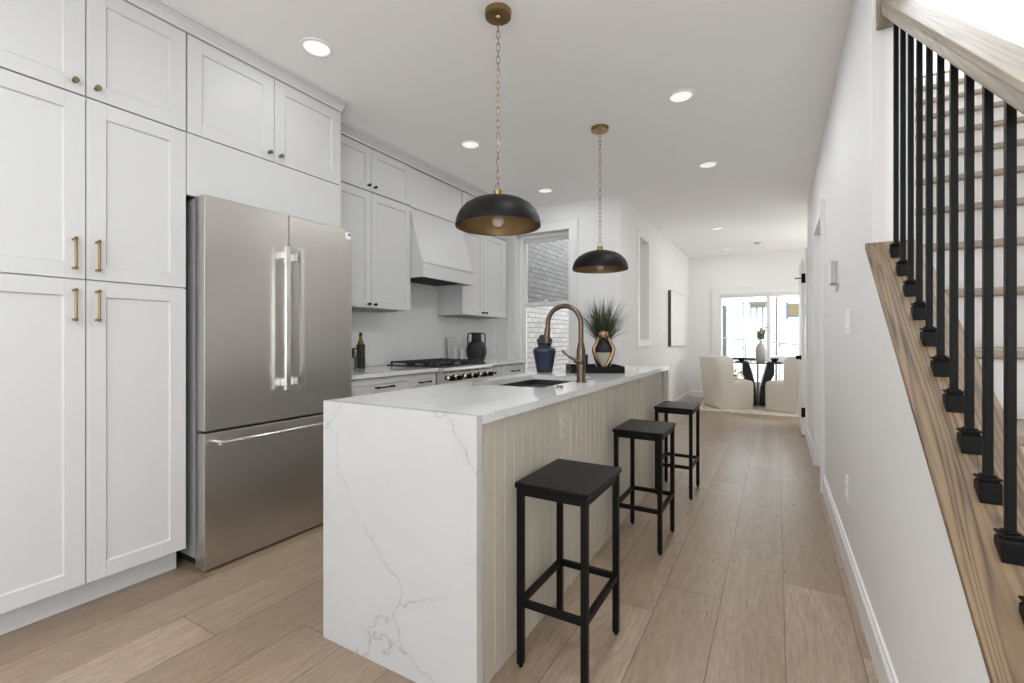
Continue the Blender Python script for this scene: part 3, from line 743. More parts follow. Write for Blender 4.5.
base_cab('white base cabinet at the window end of the wall counter', 4.101, 4.645, 2, (4.29, 4.44))
m = MB().box(XL + .002, -2.460, 2.115, 3.034, .875, .905)
tag(m.build('worktop', M['quartz_lit'], org=(XL, 2.575, .875), bevel=.003), 'white quartz worktop between the fridge and the range', 'worktop')
m = MB().box(XL + .002, -2.460, 3.800, 4.66, .875, .905)
tag(m.build('worktop', M['quartz_lit'], org=(XL, 4.23, .875), bevel=.003), 'white quartz worktop right of the range, ending near the window', 'worktop')

# ---------------- range
ro_ = (-2.78, 3.415, 0)
rg = thing('gas_range', 'stainless steel gas range with black grates and a row of knobs under the hood', 'range', ro_)
y0, y1 = 3.040, 3.794
box(XL + .03, -2.47, y0, y1, .08, .895).build('body', M['range_steel'], rg, ro_)
box(XL + .02, -2.50, y0 + .02, y1 - .02, .001, .08).build('base', M['black'], rg, ro_)
m = MB().box(-2.469, -2.44, y0 + .004, y1 - .004, .16, .745); m.box(-2.439, -2.436, y0 + .12, y1 - .12, .34, .64, 1)
od = m.build('oven_door', [M['range_steel'], M['cooktop']], rg, ro_, bevel=.002)
MB().cyl((-2.385, y0 + .05, .70), (-2.385, y1 - .05, .70), .012).cyl((-2.44, y0 + .09, .70), (-2.385, y0 + .09, .70), .009).cyl((-2.44, y1 - .09, .70), (-2.385, y1 - .09, .70), .009).build('oven_handle', M['chrome'], od, ro_)
cp = MB().prism([(-2.469, .755), (-2.425, .755), (-2.41, .77), (-2.405, .858), (-2.469, .858)], 'y', y0, y1).build('control_panel', M['range_steel'], rg, ro_, bevel=.002)
m = MB().prism([(-2.469, .86)] + arc((-2.42, .882), .022, -PI / 2, PI / 2, 8, lambda a, b: (a, b)) + [(-2.469, .904)], 'y', y0, y1)
m.build('bullnose_ledge', M['range_steel'], rg, ro_)
for ky in (3.125, 3.225, 3.37, 3.48, 3.62, 3.725):
    MB().cyl((-2.407, ky, .812), (-2.395, ky, .812), .027, n=20, mi=1).cyl((-2.395, ky, .812), (-2.362, ky, .812), .023, .019, n=20).box(-2.362, -2.356, ky - .004, ky + .004, .794, .830).build('control_knob', [M['black'], M['chrome']], rg, ro_)
box(XL + .03, -2.475, y0 + .004, y1 - .004, .8955, .914).build('cooktop', M['cooktop'], rg, ro_, bevel=.004)
for k in range(3):
    ga, gb = y0 + .02 + k * .2385, y0 + .02 + (k + 1) * .2385 - .006
    gx0, gx1 = XL + .07, -2.50
    m = MB(); zt = .945; h = .012
    m.box(gx0, gx1, ga, ga + h, zt - h, zt); m.box(gx0, gx1, gb - h, gb, zt - h, zt)
    m.box(gx0, gx0 + h, ga, gb, zt - h, zt); m.box(gx1 - h, gx1, ga, gb, zt - h, zt)
    for q in range(1, 6):
        xx = gx0 + (gx1 - gx0) * q / 6; m.box(xx - .005, xx + .005, ga, gb, zt - h, zt)
    m.box(gx0, gx1, (ga + gb) / 2 - .005, (ga + gb) / 2 + .005, zt - h, zt)
    for xx in (gx0, gx1 - h):
        for yy in (ga, gb - h): m.box(xx, xx + h, yy, yy + h, .9142, zt)
    m.build('grate', M['iron'], rg, ro_)
    for xx in (gx0 + .13, gx1 - .13):
        MB().cyl((xx, (ga + gb) / 2, .9142), (xx, (ga + gb) / 2, .924), .045, n=24).cyl((xx, (ga + gb) / 2, .924), (xx, (ga + gb) / 2, .931), .032, n=24).build('burner_cap', M['iron'], rg, ro_)

# ---------------- fridge
fo_ = (-2.75, 1.642, 0)
fr = thing('refrigerator', 'stainless steel french-door refrigerator with freezer drawer between the white cabinets', 'refrigerator', fo_)
a, b = 1.192, 2.092
box(XL + .03, -2.515, a + .004, b - .004, .055, 1.845).build('body', M['grey_metal'], fr, fo_)
box(XL + .05, -2.53, a + .03, b - .03, .001, .055).build('base', M['dark_gap'], fr, fo_)
box(-2.60, -2.47, a + .01, a + .07, 1.846, 1.862).box(-2.60, -2.47, b - .07, b - .01, 1.846, 1.862).build('hinge_cover', M['grey_plastic'], fr, fo_, bevel=.003)
box(-2.505, -2.42, a, 1.640, .697, 1.860).build('door', M['steel'], fr, fo_, bevel=.003)
dR = box(-2.505, -2.42, 1.644, b, .697, 1.860).build('door', M['steel'], fr, fo_, bevel=.003)
dF = box(-2.505, -2.42, a, b, .014, .685).build('freezer_drawer', M['steel'], fr, fo_, bevel=.003)
box(-2.535, -2.506, a + .01, b - .01, .05, .68).box(-2.535, -2.506, a + .01, b - .01, .70, 1.84).build('gasket', M['dark_gap'], fr, fo_)
for hy in (1.598, 1.686):
    m = MB().box(-2.380, -2.356, hy - .0135, hy + .0135, .862, 1.672)
    for z in (.885, 1.600): m.box(-2.42, -2.380, hy - .010, hy + .010, z, z + .045)
    m.build('door_handle', M['chrome'], fr, fo_, bevel=.004)
m = MB().cyl((-2.362, a + .045, .640), (-2.362, b - .045, .640), .0105, n=16)
for yy in (a + .06, b - .06): m.cyl((-2.42, yy, .640), (-2.362, yy, .640), .012, n=14)
for yy in (a + .042, b - .048): m.cyl((-2.362, yy, .640), (-2.362, yy + .006, .640), .015, n=14)
m.build('drawer_handle', M['chrome'], dF, fo_)
MB().box(-2.42, -2.4185, b - .055, b - .012, 1.80, 1.845).build('badge_sticker', M['white_plastic'], dR, fo_)
MB().cyl((-2.4185, b - .024, 1.83), (-2.4175, b - .024, 1.83), .008, n=14).build('badge_dot', M['black'], dR, fo_)

# ================================================================ ISLAND
io = (-1.16, 2.63, 0)
isl = thing('kitchen_island', 'long kitchen island base with greige beadboard facing the three stools', 'kitchen island', io)
IP = M['island_paint']
IY0, IY1 = 1.172, 4.10
# beadboard: profile with v-grooves, extruded upward
def bead(y0, y1, name):
    pts = [(-.850, y0)]; pitch = .0655; xf = -.835
    y = y0; pts.append((xf, y0))
    n = int(round((y1 - y0) / pitch)); pitch = (y1 - y0) / n
    for k in range(1, n):
        yc = y0 + k * pitch
        pts += [(xf, yc - .0035), (xf - .008, yc), (xf, yc + .0035)]
    pts += [(xf, y1), (-.850, y1)]
    return MB().prism(pts, 'z', .001, .883).build(name, IP, isl, io)
bead(1.203, 1.990, 'beadboard_panel'); bead(2.012, 3.226, 'beadboard_panel'); bead(3.248, 4.02, 'beadboard_panel')
for yy in (1.990, 3.226): box(-.850, -.827, yy, yy + .022, .001, .883).build('batten', IP, isl, io, bevel=.002)
box(-.850, -.815, 4.02, 4.068, .001, .883).build('corner_post', IP, isl, io, bevel=.002)
box(-1.485, -1.470, 1.203, 4.069, .10, .883).box(-1.43, -1.415, 1.203, 4.069, .001, .10).build('kitchen_side_panel', CB, isl, io)
for (ya, yb) in ((1.21, 1.66), (1.665, 2.345), (2.35, 3.03), (3.035, 3.55), (3.555, 4.065)):
    m = shaker(MB(), 0, ya, yb, .105, .875, .06)
    m.v = [(-1.485 - (p[0] + .02), p[1], p[2]) for p in m.v]
    dd = m.build('door', CB, isl, io, bevel=.001)
    MB().cyl((-1.505, yb - .04, .70), (-1.533, yb - .04, .70), .0055).cyl((-1.505, yb - .04, .82), (-1.533, yb - .04, .82), .0055).cyl((-1.533, yb - .04, .69), (-1.533, yb - .04, .83), .005).build('pull_handle', M['brass'], dd, io)
for (yy, zz) in ((1.905, .76), (3.27, .775)):
    pl = MB().box(-.835, -.829, yy - .036, yy + .036, zz - .058, zz + .058)
    plo = pl.build('outlet_plate', M['almond'], isl, io, bevel=.002)
    m = MB()
    for dz in (-.026, .026): m.box(-.829, -.8265, yy - .018, yy + .018, zz + dz - .015, zz + dz + .015)
    m.build('receptacle', M['almond'], plo, io, bevel=.002)
    m = MB()
    for dz in (-.026, .026):
        for dy in (-.007, .007): m.box(-.8265, -.8262, yy + dy - .0015, yy + dy + .0015, zz + dz - .004, zz + dz + .008)
    m.build('slot', M['black'], plo, io)
wo = (-1.16, 2.63, .884)
wt = thing('island_worktop', 'white veined quartz worktop with waterfall ends and a sink cut-out on the island', 'worktop', wo)
SX0, SX1, SNY0, SNY1 = -1.39, -.985, 2.0, 2.70
m = MB()
m.box(-1.515, SX0, IY0 + .03, IY1, .884, .914); m.box(SX1, -.80, IY0 + .03, IY1, .884, .914)
m.box(SX0, SX1, IY0 + .03, SNY0, .884, .914); m.box(SX0, SX1, SNY1, IY1, .884, .914)
m.build('top_slab', M['quartz_lit'], wt, wo)
box(-1.515, -.80, IY0, IY0 + .0298, .001, .914).build('waterfall_panel', M['quartz'], wt, wo)
box(-1.515, -.80, IY1 - .03, IY1, .001, .8838).build('waterfall_panel', M['quartz'], wt, wo)
sk = thing('sink', 'dark undermount workstation sink sunk in the island worktop', 'sink', (-1.19, 2.35, .66))
so2 = (-1.19, 2.35, .66)
m = MB()
zr, zb = .8835, .665; a0, a1, b0, b1 = SX0 - .004, SX1 + .004, SNY0 - .004, SNY1 + .004
for (p, q, r, s_) in ((a0 - .012, a0, b0 - .012, b1 + .012), (a1, a1 + .012, b0 - .012, b1 + .012), (a0, a1, b0 - .012, b0), (a0, a1, b1, b1 + .012)): m.box(p, q, r, s_, zb, zr)
m.box(a0, a1, b0, b1, zb, zb + .01)
m.build('basin', M['sink_dark'], sk, so2)
m = MB()
m.box(a0 + .002, a1 - .002, 2.40, 2.68, .845, .853)
m.build('ledge_board', M['iron'], sk, so2, bevel=.003)
MB().cyl((-1.19, 2.2, zb + .0101), (-1.19, 2.2, zb + .014), .045).build('drain', M['chrome'], sk, so2)

# faucet
fo2 = (-.927, 2.37, .9145)
fa = thing('faucet', 'brushed bronze gooseneck faucet with pull-down spray head at the island sink', 'faucet', fo2)
fx, fy = -.927, 2.37
MB().cyl((fx, fy, .9145), (fx, fy, .921), .030).cyl((fx, fy, .921), (fx, fy, 1.100), .0235).cyl((fx, fy, 1.100), (fx, fy, 1.131), .021, .0165).build('body', M['bronze'], fa, fo2)
R_ = .101; zc = 1.234
pts = [(fx, fy, 1.13), (fx, fy, 1.19), (fx, fy, zc)]
for k in range(1, 19):
    t = PI * k / 18 * 1.03
    pts.append((fx - R_ + R_ * math.cos(t), fy, zc + R_ * math.sin(t)))
e = pts[-1]; pts.append((e[0] - .001, fy, e[2] - .012))
MB().tube(pts, .0138, 16).build('spout', M['bronze'], fa, fo2)
MB().cyl((e[0] - .001, fy, e[2] - .010), (e[0] - .006, fy, e[2] - .060), .0165, .0185).cyl((e[0] - .006, fy, e[2] - .060), (e[0] - .0075, fy, e[2] - .098), .0185, .0165).cyl((e[0] - .0075, fy, e[2] - .098), (e[0] - .0078, fy, e[2] - .104), .013, mi=1).build('spray_head', [M['bronze'], M['black']], fa, fo2)
MB().cyl((fx - .012, fy - .012, 1.028), (fx - .03, fy - .018, 1.036), .016).tube([(fx - .028, fy - .018, 1.035), (fx - .06, fy - .02, 1.052), (fx - .098, fy - .022, 1.082)], [.0085, .0065, .007], 12).sphere((fx - .098, fy - .022, 1.082), .0085, 12).sphere((fx + .001, fy - .012, 1.03), .0225, 16, sc=(1, .9, .9)).build('lever', M['bronze'], fa, fo2)
tag(MB().cyl((-.915, 2.055, .9145), (-.915, 2.055, .920), .019, n=24).cyl((-.915, 2.055, .920), (-.915, 2.055, .926), .013, n=24).build('air_switch', M['brass_dark'], org=(-.915, 2.055, .9145)), 'small round bronze air switch button on the worktop in front of the sink', 'button')

# things on the island
uo2 = (-1.415, 2.92, .9145)
ur = thing('urn', 'navy glazed urn with flared shoulders on the island beside the faucet', 'urn', uo2)
MB().lathe([(.0, 0), (.052, 0), (.055, .004), (.060, .04), (.070, .09), (.079, .13), (.082, .15), (.081, .160), (.070, .172), (.050, .180), (.047, .19), (.052, .198), (.054, .206), (.048, .212), (.040, .208), (.038, .19), (.0, .18)], uo2, 40).build('jar', M['navy'], ur, uo2)
MB().lathe([(.0, .2135), (.050, .2135), (.056, .217), (.055, .232), (.042, .240), (.040, .250), (.030, .262), (.0, .266)], uo2, 36).build('lid', M['charcoal'], ur, uo2)

to = (-1.130, 3.139, .9145)
ty = thing('tray', 'low black rectangular tray under the spiky grass planter on the island', 'tray', to, cam.rotation_euler.z)
box(-.183, .183, -.155, .155, 0, .008).build('tray_bottom', M['black'], ty)
MB().box(-.183, .183, -.155, -.147, .0082, .046).box(-.183, .183, .147, .155, .0082, .046).box(-.183, -.175, -.147, .147, .0082, .046).box(.175, .183, -.147, .147, .0082, .046).build('tray_rim', M['black'], ty)
bo = (-1.162, 3.060, .9227)
bk = thing('pillar_candle', 'slim black square candle standing in the tray behind the faucet', 'candle', bo)
MB().box(bo[0] - .012, bo[0] + .012, bo[1] - .012, bo[1] + .012, bo[2], 1.040).build('candle_body', M['black'], bk, bo, bevel=.002)
MB().cyl((bo[0], bo[1], 1.040), (bo[0], bo[1], 1.048), .0015, n=8).build('wick', M['black'], bk, bo)
# planter with grass
go = (-1.106, 3.269, .9227)
gp = thing('potted_grass', 'tall spiky green grass in a rounded cream and black pot on the tray', 'plant', go)
MB().lathe([(0, 0), (.045, 0), (.052, .01), (.062, .06), (.066, .12), (.066, .128)], go, 36).lathe([(.066, .128), (.065, .16), (.058, .195), (.050, .215), (.044, .213), (.044, .19), (0, .19)], go, 36, mi=1).build('pot', [M['cream'], M['charcoal']], gp, go)
m = MB(); rnd = random.Random(3)
for k in range(520):
    az = rnd.uniform(0, 2 * PI); sp = rnd.random() ** .6
    L = rnd.uniform(.23, .375)
    if rnd.random() < .12: sp = rnd.uniform(1.0, 1.5)
    dr = Vector((math.cos(az), math.sin(az), 0)); side = Vector((-dr.y, dr.x, 0))
    base = Vector((go[0], go[1], go[2] + .19)) + dr * rnd.uniform(0, .036)
    w = rnd.uniform(.0018, .0032); vs = []; ns = 6
    lean = sp * .86; p = base.copy(); 
    for i in range(ns + 1):
        f = i / ns; ww = w * (1 - f ** 2 * .92)
        vs += [p - side * ww, p + side * ww]
        ang = lean * (.75 + .55 * f)
        p = p + (dr * math.sin(ang) + Vector((0, 0, 1)) * math.cos(ang)) * (L / ns)
    m.add(vs, [(2 * i, 2 * i + 1, 2 * i + 3, 2 * i + 2) for i in range(ns)])
tag(m.build('grass_blades', M['leaf'], gp, go), kind='stuff')
# bronze figurine in front of the pot
no = (-1.064, 3.150, .9227)
fg = thing('figurine', 'polished bronze figurine with ball head and wide bent arms in front of the grass pot', 'figurine', no)
u = Vector((.8669, .4985, 0))      # the figurine's left-right direction
def fp(a, z, d=0): return (no[0] + u.x * a - u.y * -d, no[1] + u.y * a - u.x * d, no[2] + z)
MB().lathe([(0, 0), (.042, 0), (.044, .004), (.036, .008), (.018, .012), (0, .013)], no, 30).build('base', M['gold'], fg, no)
m = MB().sphere(fp(0, .258, .004), .035, 20, sc=(1, 1, 1.05)); m.build('head', M['gold'], fg, no)
body = MB().lathe([(0, .135), (.035, .138), (.040, .15), (.034, .175), (.022, .20), (.012, .215), (.010, .235), (0, .24)], no, 24)
body.build('torso', M['charcoal'], fg, no)
for s_ in (-1, 1):
    MB().tube([fp(s_ * .036, .238, .006), fp(s_ * .040, .222, .010), fp(s_ * .056, .185, .012), fp(s_ * .069, .158, .012), fp(s_ * .068, .140, .012), fp(s_ * .052, .09, .01), fp(s_ * .030, .042, .005), fp(s_ * .010, .014, 0)], [.010, .012, .013, .015, .015, .016, .015, .012], 12).build('arm', M['gold'], fg, no)

# ================================================================ STOOLS
sx, sy = .1325, .182
def stool():
    r = thing('bar_stool', 'x', 'bar stool', (0, 0, 0), group='bar stools along the island')
    s = MB().box(-sx - .004, sx + .004, -sy - .004, sy + .004, .630, .650); s.build('seat', M['black_seat'], r, bevel=.004)
    a = .0115
    for (px, py) in ((-1, -1), (1, -1), (-1, 1), (1, 1)):
        cx, cy = px * (sx - a - .002), py * (sy - a - .002)
        lg = MB().box(cx - a, cx + a, cy - a, cy + a, .012, .6298).build('leg', M['black'], r, bevel=.0015)
        MB().cyl((cx, cy, .0005), (cx, cy, .0118), .0075, .0105, n=14).build('foot_glide', M['black'], lg)
    ix, iy = sx - 2 * a - .002, sy - 2 * a - .002
    for z0, z1, nm in ((.605, .6296, 'apron'), (.215, .238, 'foot_rail')):
        for s_ in (-1, 1):
            cy = s_ * (sy - a - .002); MB().box(-ix, ix, cy - a * .8, cy + a * .8, z0, z1).build(nm, M['black'], r, bevel=.0012)
            cx = s_ * (sx - a - .002); MB().box(cx - a * .8, cx + a * .8, -iy, iy, z0, z1).build(nm, M['black'], r, bevel=.0012)
    return r
s0 = stool()
for i, (x, y, lab) in enumerate(((-.660, 1.585, 'black metal bar stool nearest the camera at the waterfall end of the island'),
                                 (-.655, 2.680, 'middle black metal bar stool of the three along the island'),
                                 (-.646, 3.645, 'black metal bar stool farthest along the island, toward the dining area'))):
    o = s0 if i == 0 else copy_tree(s0)
    o.location = (x, y, 0); o['label'] = lab

# ================================================================ PENDANTS
def pendant(x, y, zr, label):
    o = (x, y, zr)
    r = thing('pendant_lamp', label, 'pendant lamp', o, group='pendant lamps over the island')
    MB().cyl((x, y, HC - .026), (x, y, HC - .001), .062, .065, n=36).cyl((x, y, HC - .036), (x, y, HC - .026), .012, .016).build('ceiling_canopy', M['brass'], r, o)
    prof = [(.205, 0), (.2045, .02), (.199, .045), (.186, .075), (.162, .105), (.125, .130), (.080, .146), (.035, .154), (.0, .156)]
    prof = [(a, b * .92) for a, b in prof]
    pin = [(a - .0035 if a > .01 else 0, b - .004 if i else b) for i, (a, b) in enumerate(prof)]
    MB().lathe(prof + [], o, 64).lathe(pin, o, 64, mi=1).lathe([(.205, 0), (.2015, 0)], o, 64).build('lamp_shade', [M['shade_out'], M['shade_in']], r, o)
    MB().cyl((x, y, zr + .1445), (x, y, zr + .150), .026, n=28).cyl((x, y, zr + .150), (x, y, zr + .172), .022, n=28).cyl((x, y, zr + .172), (x, y, zr + .178), .010, n=16).build('shade_cap', M['brass'], r, o)
    sock = MB().cyl((x, y, zr + .068), (x, y, zr + .138), .016, .018, n=20).build('socket', M['brass'], r, o)
    bz = zr + .030
    MB().lathe([(.012, .040), (.016, .03), (.026, .015), (.030, 0), (.028, -.013), (.018, -.026), (0, -.031)], (x, y, bz), 28).build('bulb', M['bulb_glass'], r, o)
    fil = MB()
    for q in range(4):
        t = PI / 2 * q; fil.tube([(x + .004 * math.cos(t), y + .004 * math.sin(t), bz + .03), (x + .012 * math.cos(t), y + .012 * math.sin(t), bz), (x + .008 * math.cos(t), y + .008 * math.sin(t), bz - .015)], .0008, 6)
    fil.build('filament', M['brass'], r, o)
    z = zr + .174; pitch = .0318; n = int((HC - .036 - z) / pitch) + 1; pitch = (HC - .034 - z) / n
    me = None
    for k in range(n):
        zc_ = z + (k + .5) * pitch; big = 1.6 if k == 0 else 1.0
        pts = []
        a_, h_ = .0085 * big, (pitch * .5 + .0035) * (1.12 if k == 0 else 1)
        for j in range(16):
            t = 2 * PI * j / 16
            pts.append((a_ * math.cos(t), 0, (h_ - a_) * (1 if math.sin(t) > 0.01 else -1 if math.sin(t) < -.01 else 0) + a_ * math.sin(t)))
        rot = Matrix.Translation((x, y, zc_)) @ Matrix.Rotation(math.radians(30) + (PI / 2 if k % 2 else 0) + .15 * math.sin(k * 1.7), 4, 'Z')
        MB().tube(pts, .0018, 8, closed=True).xf(rot).build('chain_link', M['brass_dark'], r, o)
pendant(-1.162, 1.885, 1.693, 'black dome pendant lamp with gold inside, nearer one, over the front of the island')
pendant(-1.142, 3.305, 1.667, 'black dome pendant lamp with gold inside, smaller-looking one, over the far half of the island')

# ================================================================ CEILING LIGHTS
def downlight(x, y, label, power, tint=(.965, .985, 1)):
    o = (x, y, HC)
    r = thing('recessed_light', label, 'ceiling light', o, group='recessed lights in the ceiling')
    MB().lathe([(.086, -.001), (.084, -.006), (.070, -.009), (.066, -.006), (.065, -.001)], o, 40).build('trim_ring', M['white_plastic'], r, o)
    MB().lathe([(.0645, -.0045), (0, -.0045)], o, 40).build('lens', M['lens'], r, o)
    l = area('lamp', (0, 0, -.0095), (0, 0, 0), .12, .12, power, tint, 'DISK', parent=r)
    return r
for x, y, lab, pw in (
    (-2.155, 1.625, 'round recessed light over the aisle in front of the fridge', 9),
    (-.535, 3.13, 'round recessed light right of the chain of the farther pendant', 9),
    (-2.15, 3.06, 'round recessed light in front of the range hood', 8),
    (-2.13, 4.41, 'round recessed light near the brick-view window', 6),
    (-.535, 4.49, 'round recessed light beyond the end of the island', 9),
    (-.73, 7.17, 'round recessed light at the dining end of the corridor', 7),
    (-.76, 8.90, 'tiny recessed light closest to the far window wall', 6),
    (-.535, 1.60, 'added round recessed light near the camera, out of view', 8),  # these last three lamps are added out of view for even fill
    (-1.7, -.6, 'added unseen recessed light in the front room behind the camera', 9),
    (-.4, -.6, 'second added unseen recessed light in the front room behind the camera', 9)):
    downlight(x, y, lab, 8.0 if y < 0 else 0.7 if x < -2 and y < 4 else 1.3 if y > 6 else 1.5 if x < -2 else 4.6)
tag(MB().lathe([(0, -.03), (.045, -.03), (.055, -.022), (.056, -.001)], (-.262, 8.57, HC), 30).build('smoke_detector', M['salt'], org=(-.262, 8.57, HC)), 'small round smoke detector on the ceiling before the far window', 'smoke detector')

# ================================================================ RIGHT WALL FITTINGS
def plate(x, y, z, w, h, label, cat, sgn=-1, n=1, outlet=False):
    o = (x, y, z); r = thing('light_switch' if not outlet else 'wall_outlet', label, cat, o)
    x1 = x + sgn * .006
    box(min(x, x1), max(x, x1), y - w / 2, y + w / 2, z - h / 2, z + h / 2).build('cover_plate', M['white_plastic'], r, o, bevel=.002)
    for k in range(n):
        yc = y + (k - (n - 1) / 2) * .046; x2 = x1 + sgn * .005
        if outlet:
            for dz in (-.022, .022): box(min(x1, x2), max(x1, x2), yc - .017, yc + .017, z + dz - .014, z + dz + .014).build('receptacle', M['white_plastic'], r, o, bevel=.002)
        else:
            box(min(x1, x2), max(x1, x2), yc - .016, yc + .016, z - .033, z + .033).build('rocker', M['white_plastic'], r, o, bevel=.003)
plate(XR, 2.836, 1.236, .10, .125, 'white wall switch on the corridor wall between stair end and thermostat', 'light switch', n=2)
plate(XR, 4.066, 1.265, .08, .12, 'white wall switch right beside the closet door casing', 'light switch', n=1)
plate(XR, 2.862, .395, .075, .12, 'white wall outlet low on the corridor wall above the baseboard', 'outlet', outlet=True)
plate(XD, 6.90, 1.25, .08, .125, 'small white switch between the slim window and the pale canvas', 'light switch', sgn=1)
plate(XD, 8.80, .42, .075, .12, 'white outlet low on the dining wall near the left chair', 'outlet', sgn=1, outlet=True)
to3 = (XR, 3.32, 1.54)
th_ = thing('thermostat', 'white thermostat box on the corridor wall above the switches', 'thermostat', to3)
box(XR - .006, XR, 3.25, 3.39, 1.47, 1.61).build('back_plate', M['white_plastic'], th_, to3, bevel=.002)
box(XR - .034, XR - .0062, 3.255, 3.385, 1.475, 1.605).build('housing', M['steel_dark'], th_, to3, bevel=.004)
box(XR - .037, XR - .0342, 3.26, 3.38, 1.48, 1.60).build('front_screen', M['white_plastic'], th_, to3, bevel=.001)

# ================================================================ WALL ART
ao = (XD, 8.2, 1.46)
art = thing('wall_canvas', 'large pale canvas with dark edges on the dining room wall', 'picture', ao)
box(XD + .002, XD + .045, 7.54, 8.88, 1.02, 1.915).build('frame_edge', M['canvas_edge'], art, ao)
box(XD + .0452, XD + .048, 7.545, 8.875, 1.025, 1.91).build('canvas_face', M['canvas'], art, ao)

# ================================================================ COUNTER THINGS BY THE RANGE
Z0 = .9055
o = (-2.90, 4.243, Z0)
jg = thing('vase', 'black clay vase with a cylinder neck and two square handles right of the range', 'vase', o)
MB().lathe([(r_ * 1.28, z_ * 1.52) for r_, z_ in [(0, 0), (.055, 0), (.075, .012), (.088, .045), (.090, .08), (.082, .112), (.062, .132), (.044, .142), (.042, .20), (.044, .205), (.036, .205), (.034, .15), (0, .14)]], o, 36).build('vase_body', M['charcoal'], jg, o)
for s_ in (-1, 1):
    pts = [(o[0] + u.x * a * s_ * 1.28, o[1] + u.y * a * s_ * 1.28, Z0 + z * 1.52) for a, z in ((.040, .198), (.062, .200), (.073, .196), (.075, .18), (.076, .14), (.072, .100))]
    MB().tube(pts, .0075, 8).build('handle', M['charcoal'], jg, o)
o = (-2.74, 4.02, Z0)
cj = thing('canister', 'small black canister in front of the two-handled vase', 'canister', o)
MB().lathe([(0, 0), (.040, 0), (.044, .005), (.044, .105), (.040, .11), (0, .11)], o, 28).build('canister_body', M['charcoal'], cj, o)
MB().lathe([(0, .111), (.040, .111), (.041, .12), (.012, .126), (.010, .136), (0, .138)], o, 28).build('lid', M['charcoal'], cj, o)
o = (-2.64, 3.97, Z0)
MBt = MB().lathe([(0, 0), (.013, 0), (.014, .004), (.014, .07), (.007, .085), (.007, .12), (0, .121)], o, 20)
tag(MBt.build('glass_bottle', M['clear_glass'], org=o), 'slim clear glass bottle in front of the black canister', 'bottle')
o = (-3.0, 4.34, Z0)
tag(MB().cyl((-3.03, 4.30, Z0), (-3.05, 4.315, Z0 + .30), .008, .008, 12).build('candle_stick', M['white_plastic'], org=o), 'thin white taper rising behind the black two-handled vase', 'candle')
o = (-3.02, 3.99, Z0)
cb = MB().box(-.008, .008, -.085, .085, 0, .26).xf(Matrix.Translation(o) @ Matrix.Rotation(-.12, 4, 'Y'))
tag(cb.build('cutting_board', M['marble_board'], org=o, bevel=.004), 'grey marble cutting board leaning on the backsplash behind the shakers', 'cutting board')
for (x, y, h, r_, lab) in ((-2.93, 3.885, .165, .026, 'taller white salt mill standing left of the marble board'), (-2.88, 3.945, .125, .022, 'shorter white pepper mill standing in front of the marble board')):
    o = (x, y, Z0); q = thing('mill', lab, 'salt mill', o)
    MB().lathe([(0, 0), (r_, 0), (r_, .01), (r_ * .8, h * .45), (r_ * .95, h * .8), (r_ * .6, h * .82), (0, h * .82)], o, 24).build('mill_body', M['salt'], q, o)
    MB().lathe([(0, h * .825), (r_ * .8, h * .83), (r_ * .85, h * .92), (r_ * .4, h), (0, h)], o, 24).build('mill_head', M['salt'], q, o)
o = (-2.95, 2.64, Z0)
ob = thing('oil_bottle', 'dark olive oil bottle with a slim amber neck on the counter beside the fridge', 'bottle', o)
MB().box(o[0] - .026, o[0] + .026, o[1] - .026, o[1] + .026, Z0, Z0 + .20).build('bottle_body', M['oil'], ob, o, bevel=.006)
MB().lathe([(.026, .2005), (.024, .218), (.013, .236), (.012, .262)], o, 20).build('bottle_neck', M['oil_label'], ob, o)
MB().cyl((o[0], o[1], Z0 + .2625), (o[0], o[1], Z0 + .295), .013, n=18).build('bottle_cap', M['charcoal'], ob, o)
o = (-2.90, 2.505, Z0)
hj = thing('herb_jar', 'small glass jar of green sprigs tucked behind the fridge edge', 'plant', o)
MB().lathe([(.0, .0), (.03, 0), (.033, .01), (.033, .09), (.026, .10)], o, 24).build('jar', M['clear_glass'], hj, o)
m = MB(); rnd = random.Random(5)
for k in range(60):
    p = Vector((o[0] + rnd.uniform(-.02, .02), o[1] + rnd.uniform(-.02, .02), Z0 + rnd.uniform(.07, .15)))
    d = Vector((rnd.uniform(-1, 1), rnd.uniform(-1, 1), rnd.uniform(.2, 1.6))).normalized(); s_ = d.cross(Vector((.3, .5, 1))).normalized() * .008
    L = rnd.uniform(.02, .06); m.add([p, p + d * L * .5 + s_, p + d * L, p + d * L * .5 - s_], [(0, 1, 2, 3)])
tag(m.build('sprigs', M['leaf'], hj, o), kind='stuff')

# ================================================================ DINING AREA
rg_ = MB(); rnd = random.Random(11)
nx, ny = 120, 90; x0, x1, ya, yb = -1.16, 1.1, 7.86, 9.35
for i in range(nx + 1):
    for j in range(ny + 1):
        edge = i in (0, nx) or j in (0, ny)
        rg_.v.append((x0 + (x1 - x0) * i / nx + rnd.uniform(-.008, .008), ya + (yb - ya) * j / ny + rnd.uniform(-.012, .012), .002 if edge else rnd.uniform(.012, .026)))
for i in range(nx):
    for j in range(ny):
        a = i * (ny + 1) + j; rg_.f.append((a, a + ny + 1, a + ny + 2, a + 1)); rg_.m.append(0); rg_.sm.append(True)
tag(rg_.build('area_rug', M['rug'], org=(0, 8.6, 0)), 'shaggy cream area rug under the dining table', 'rug')

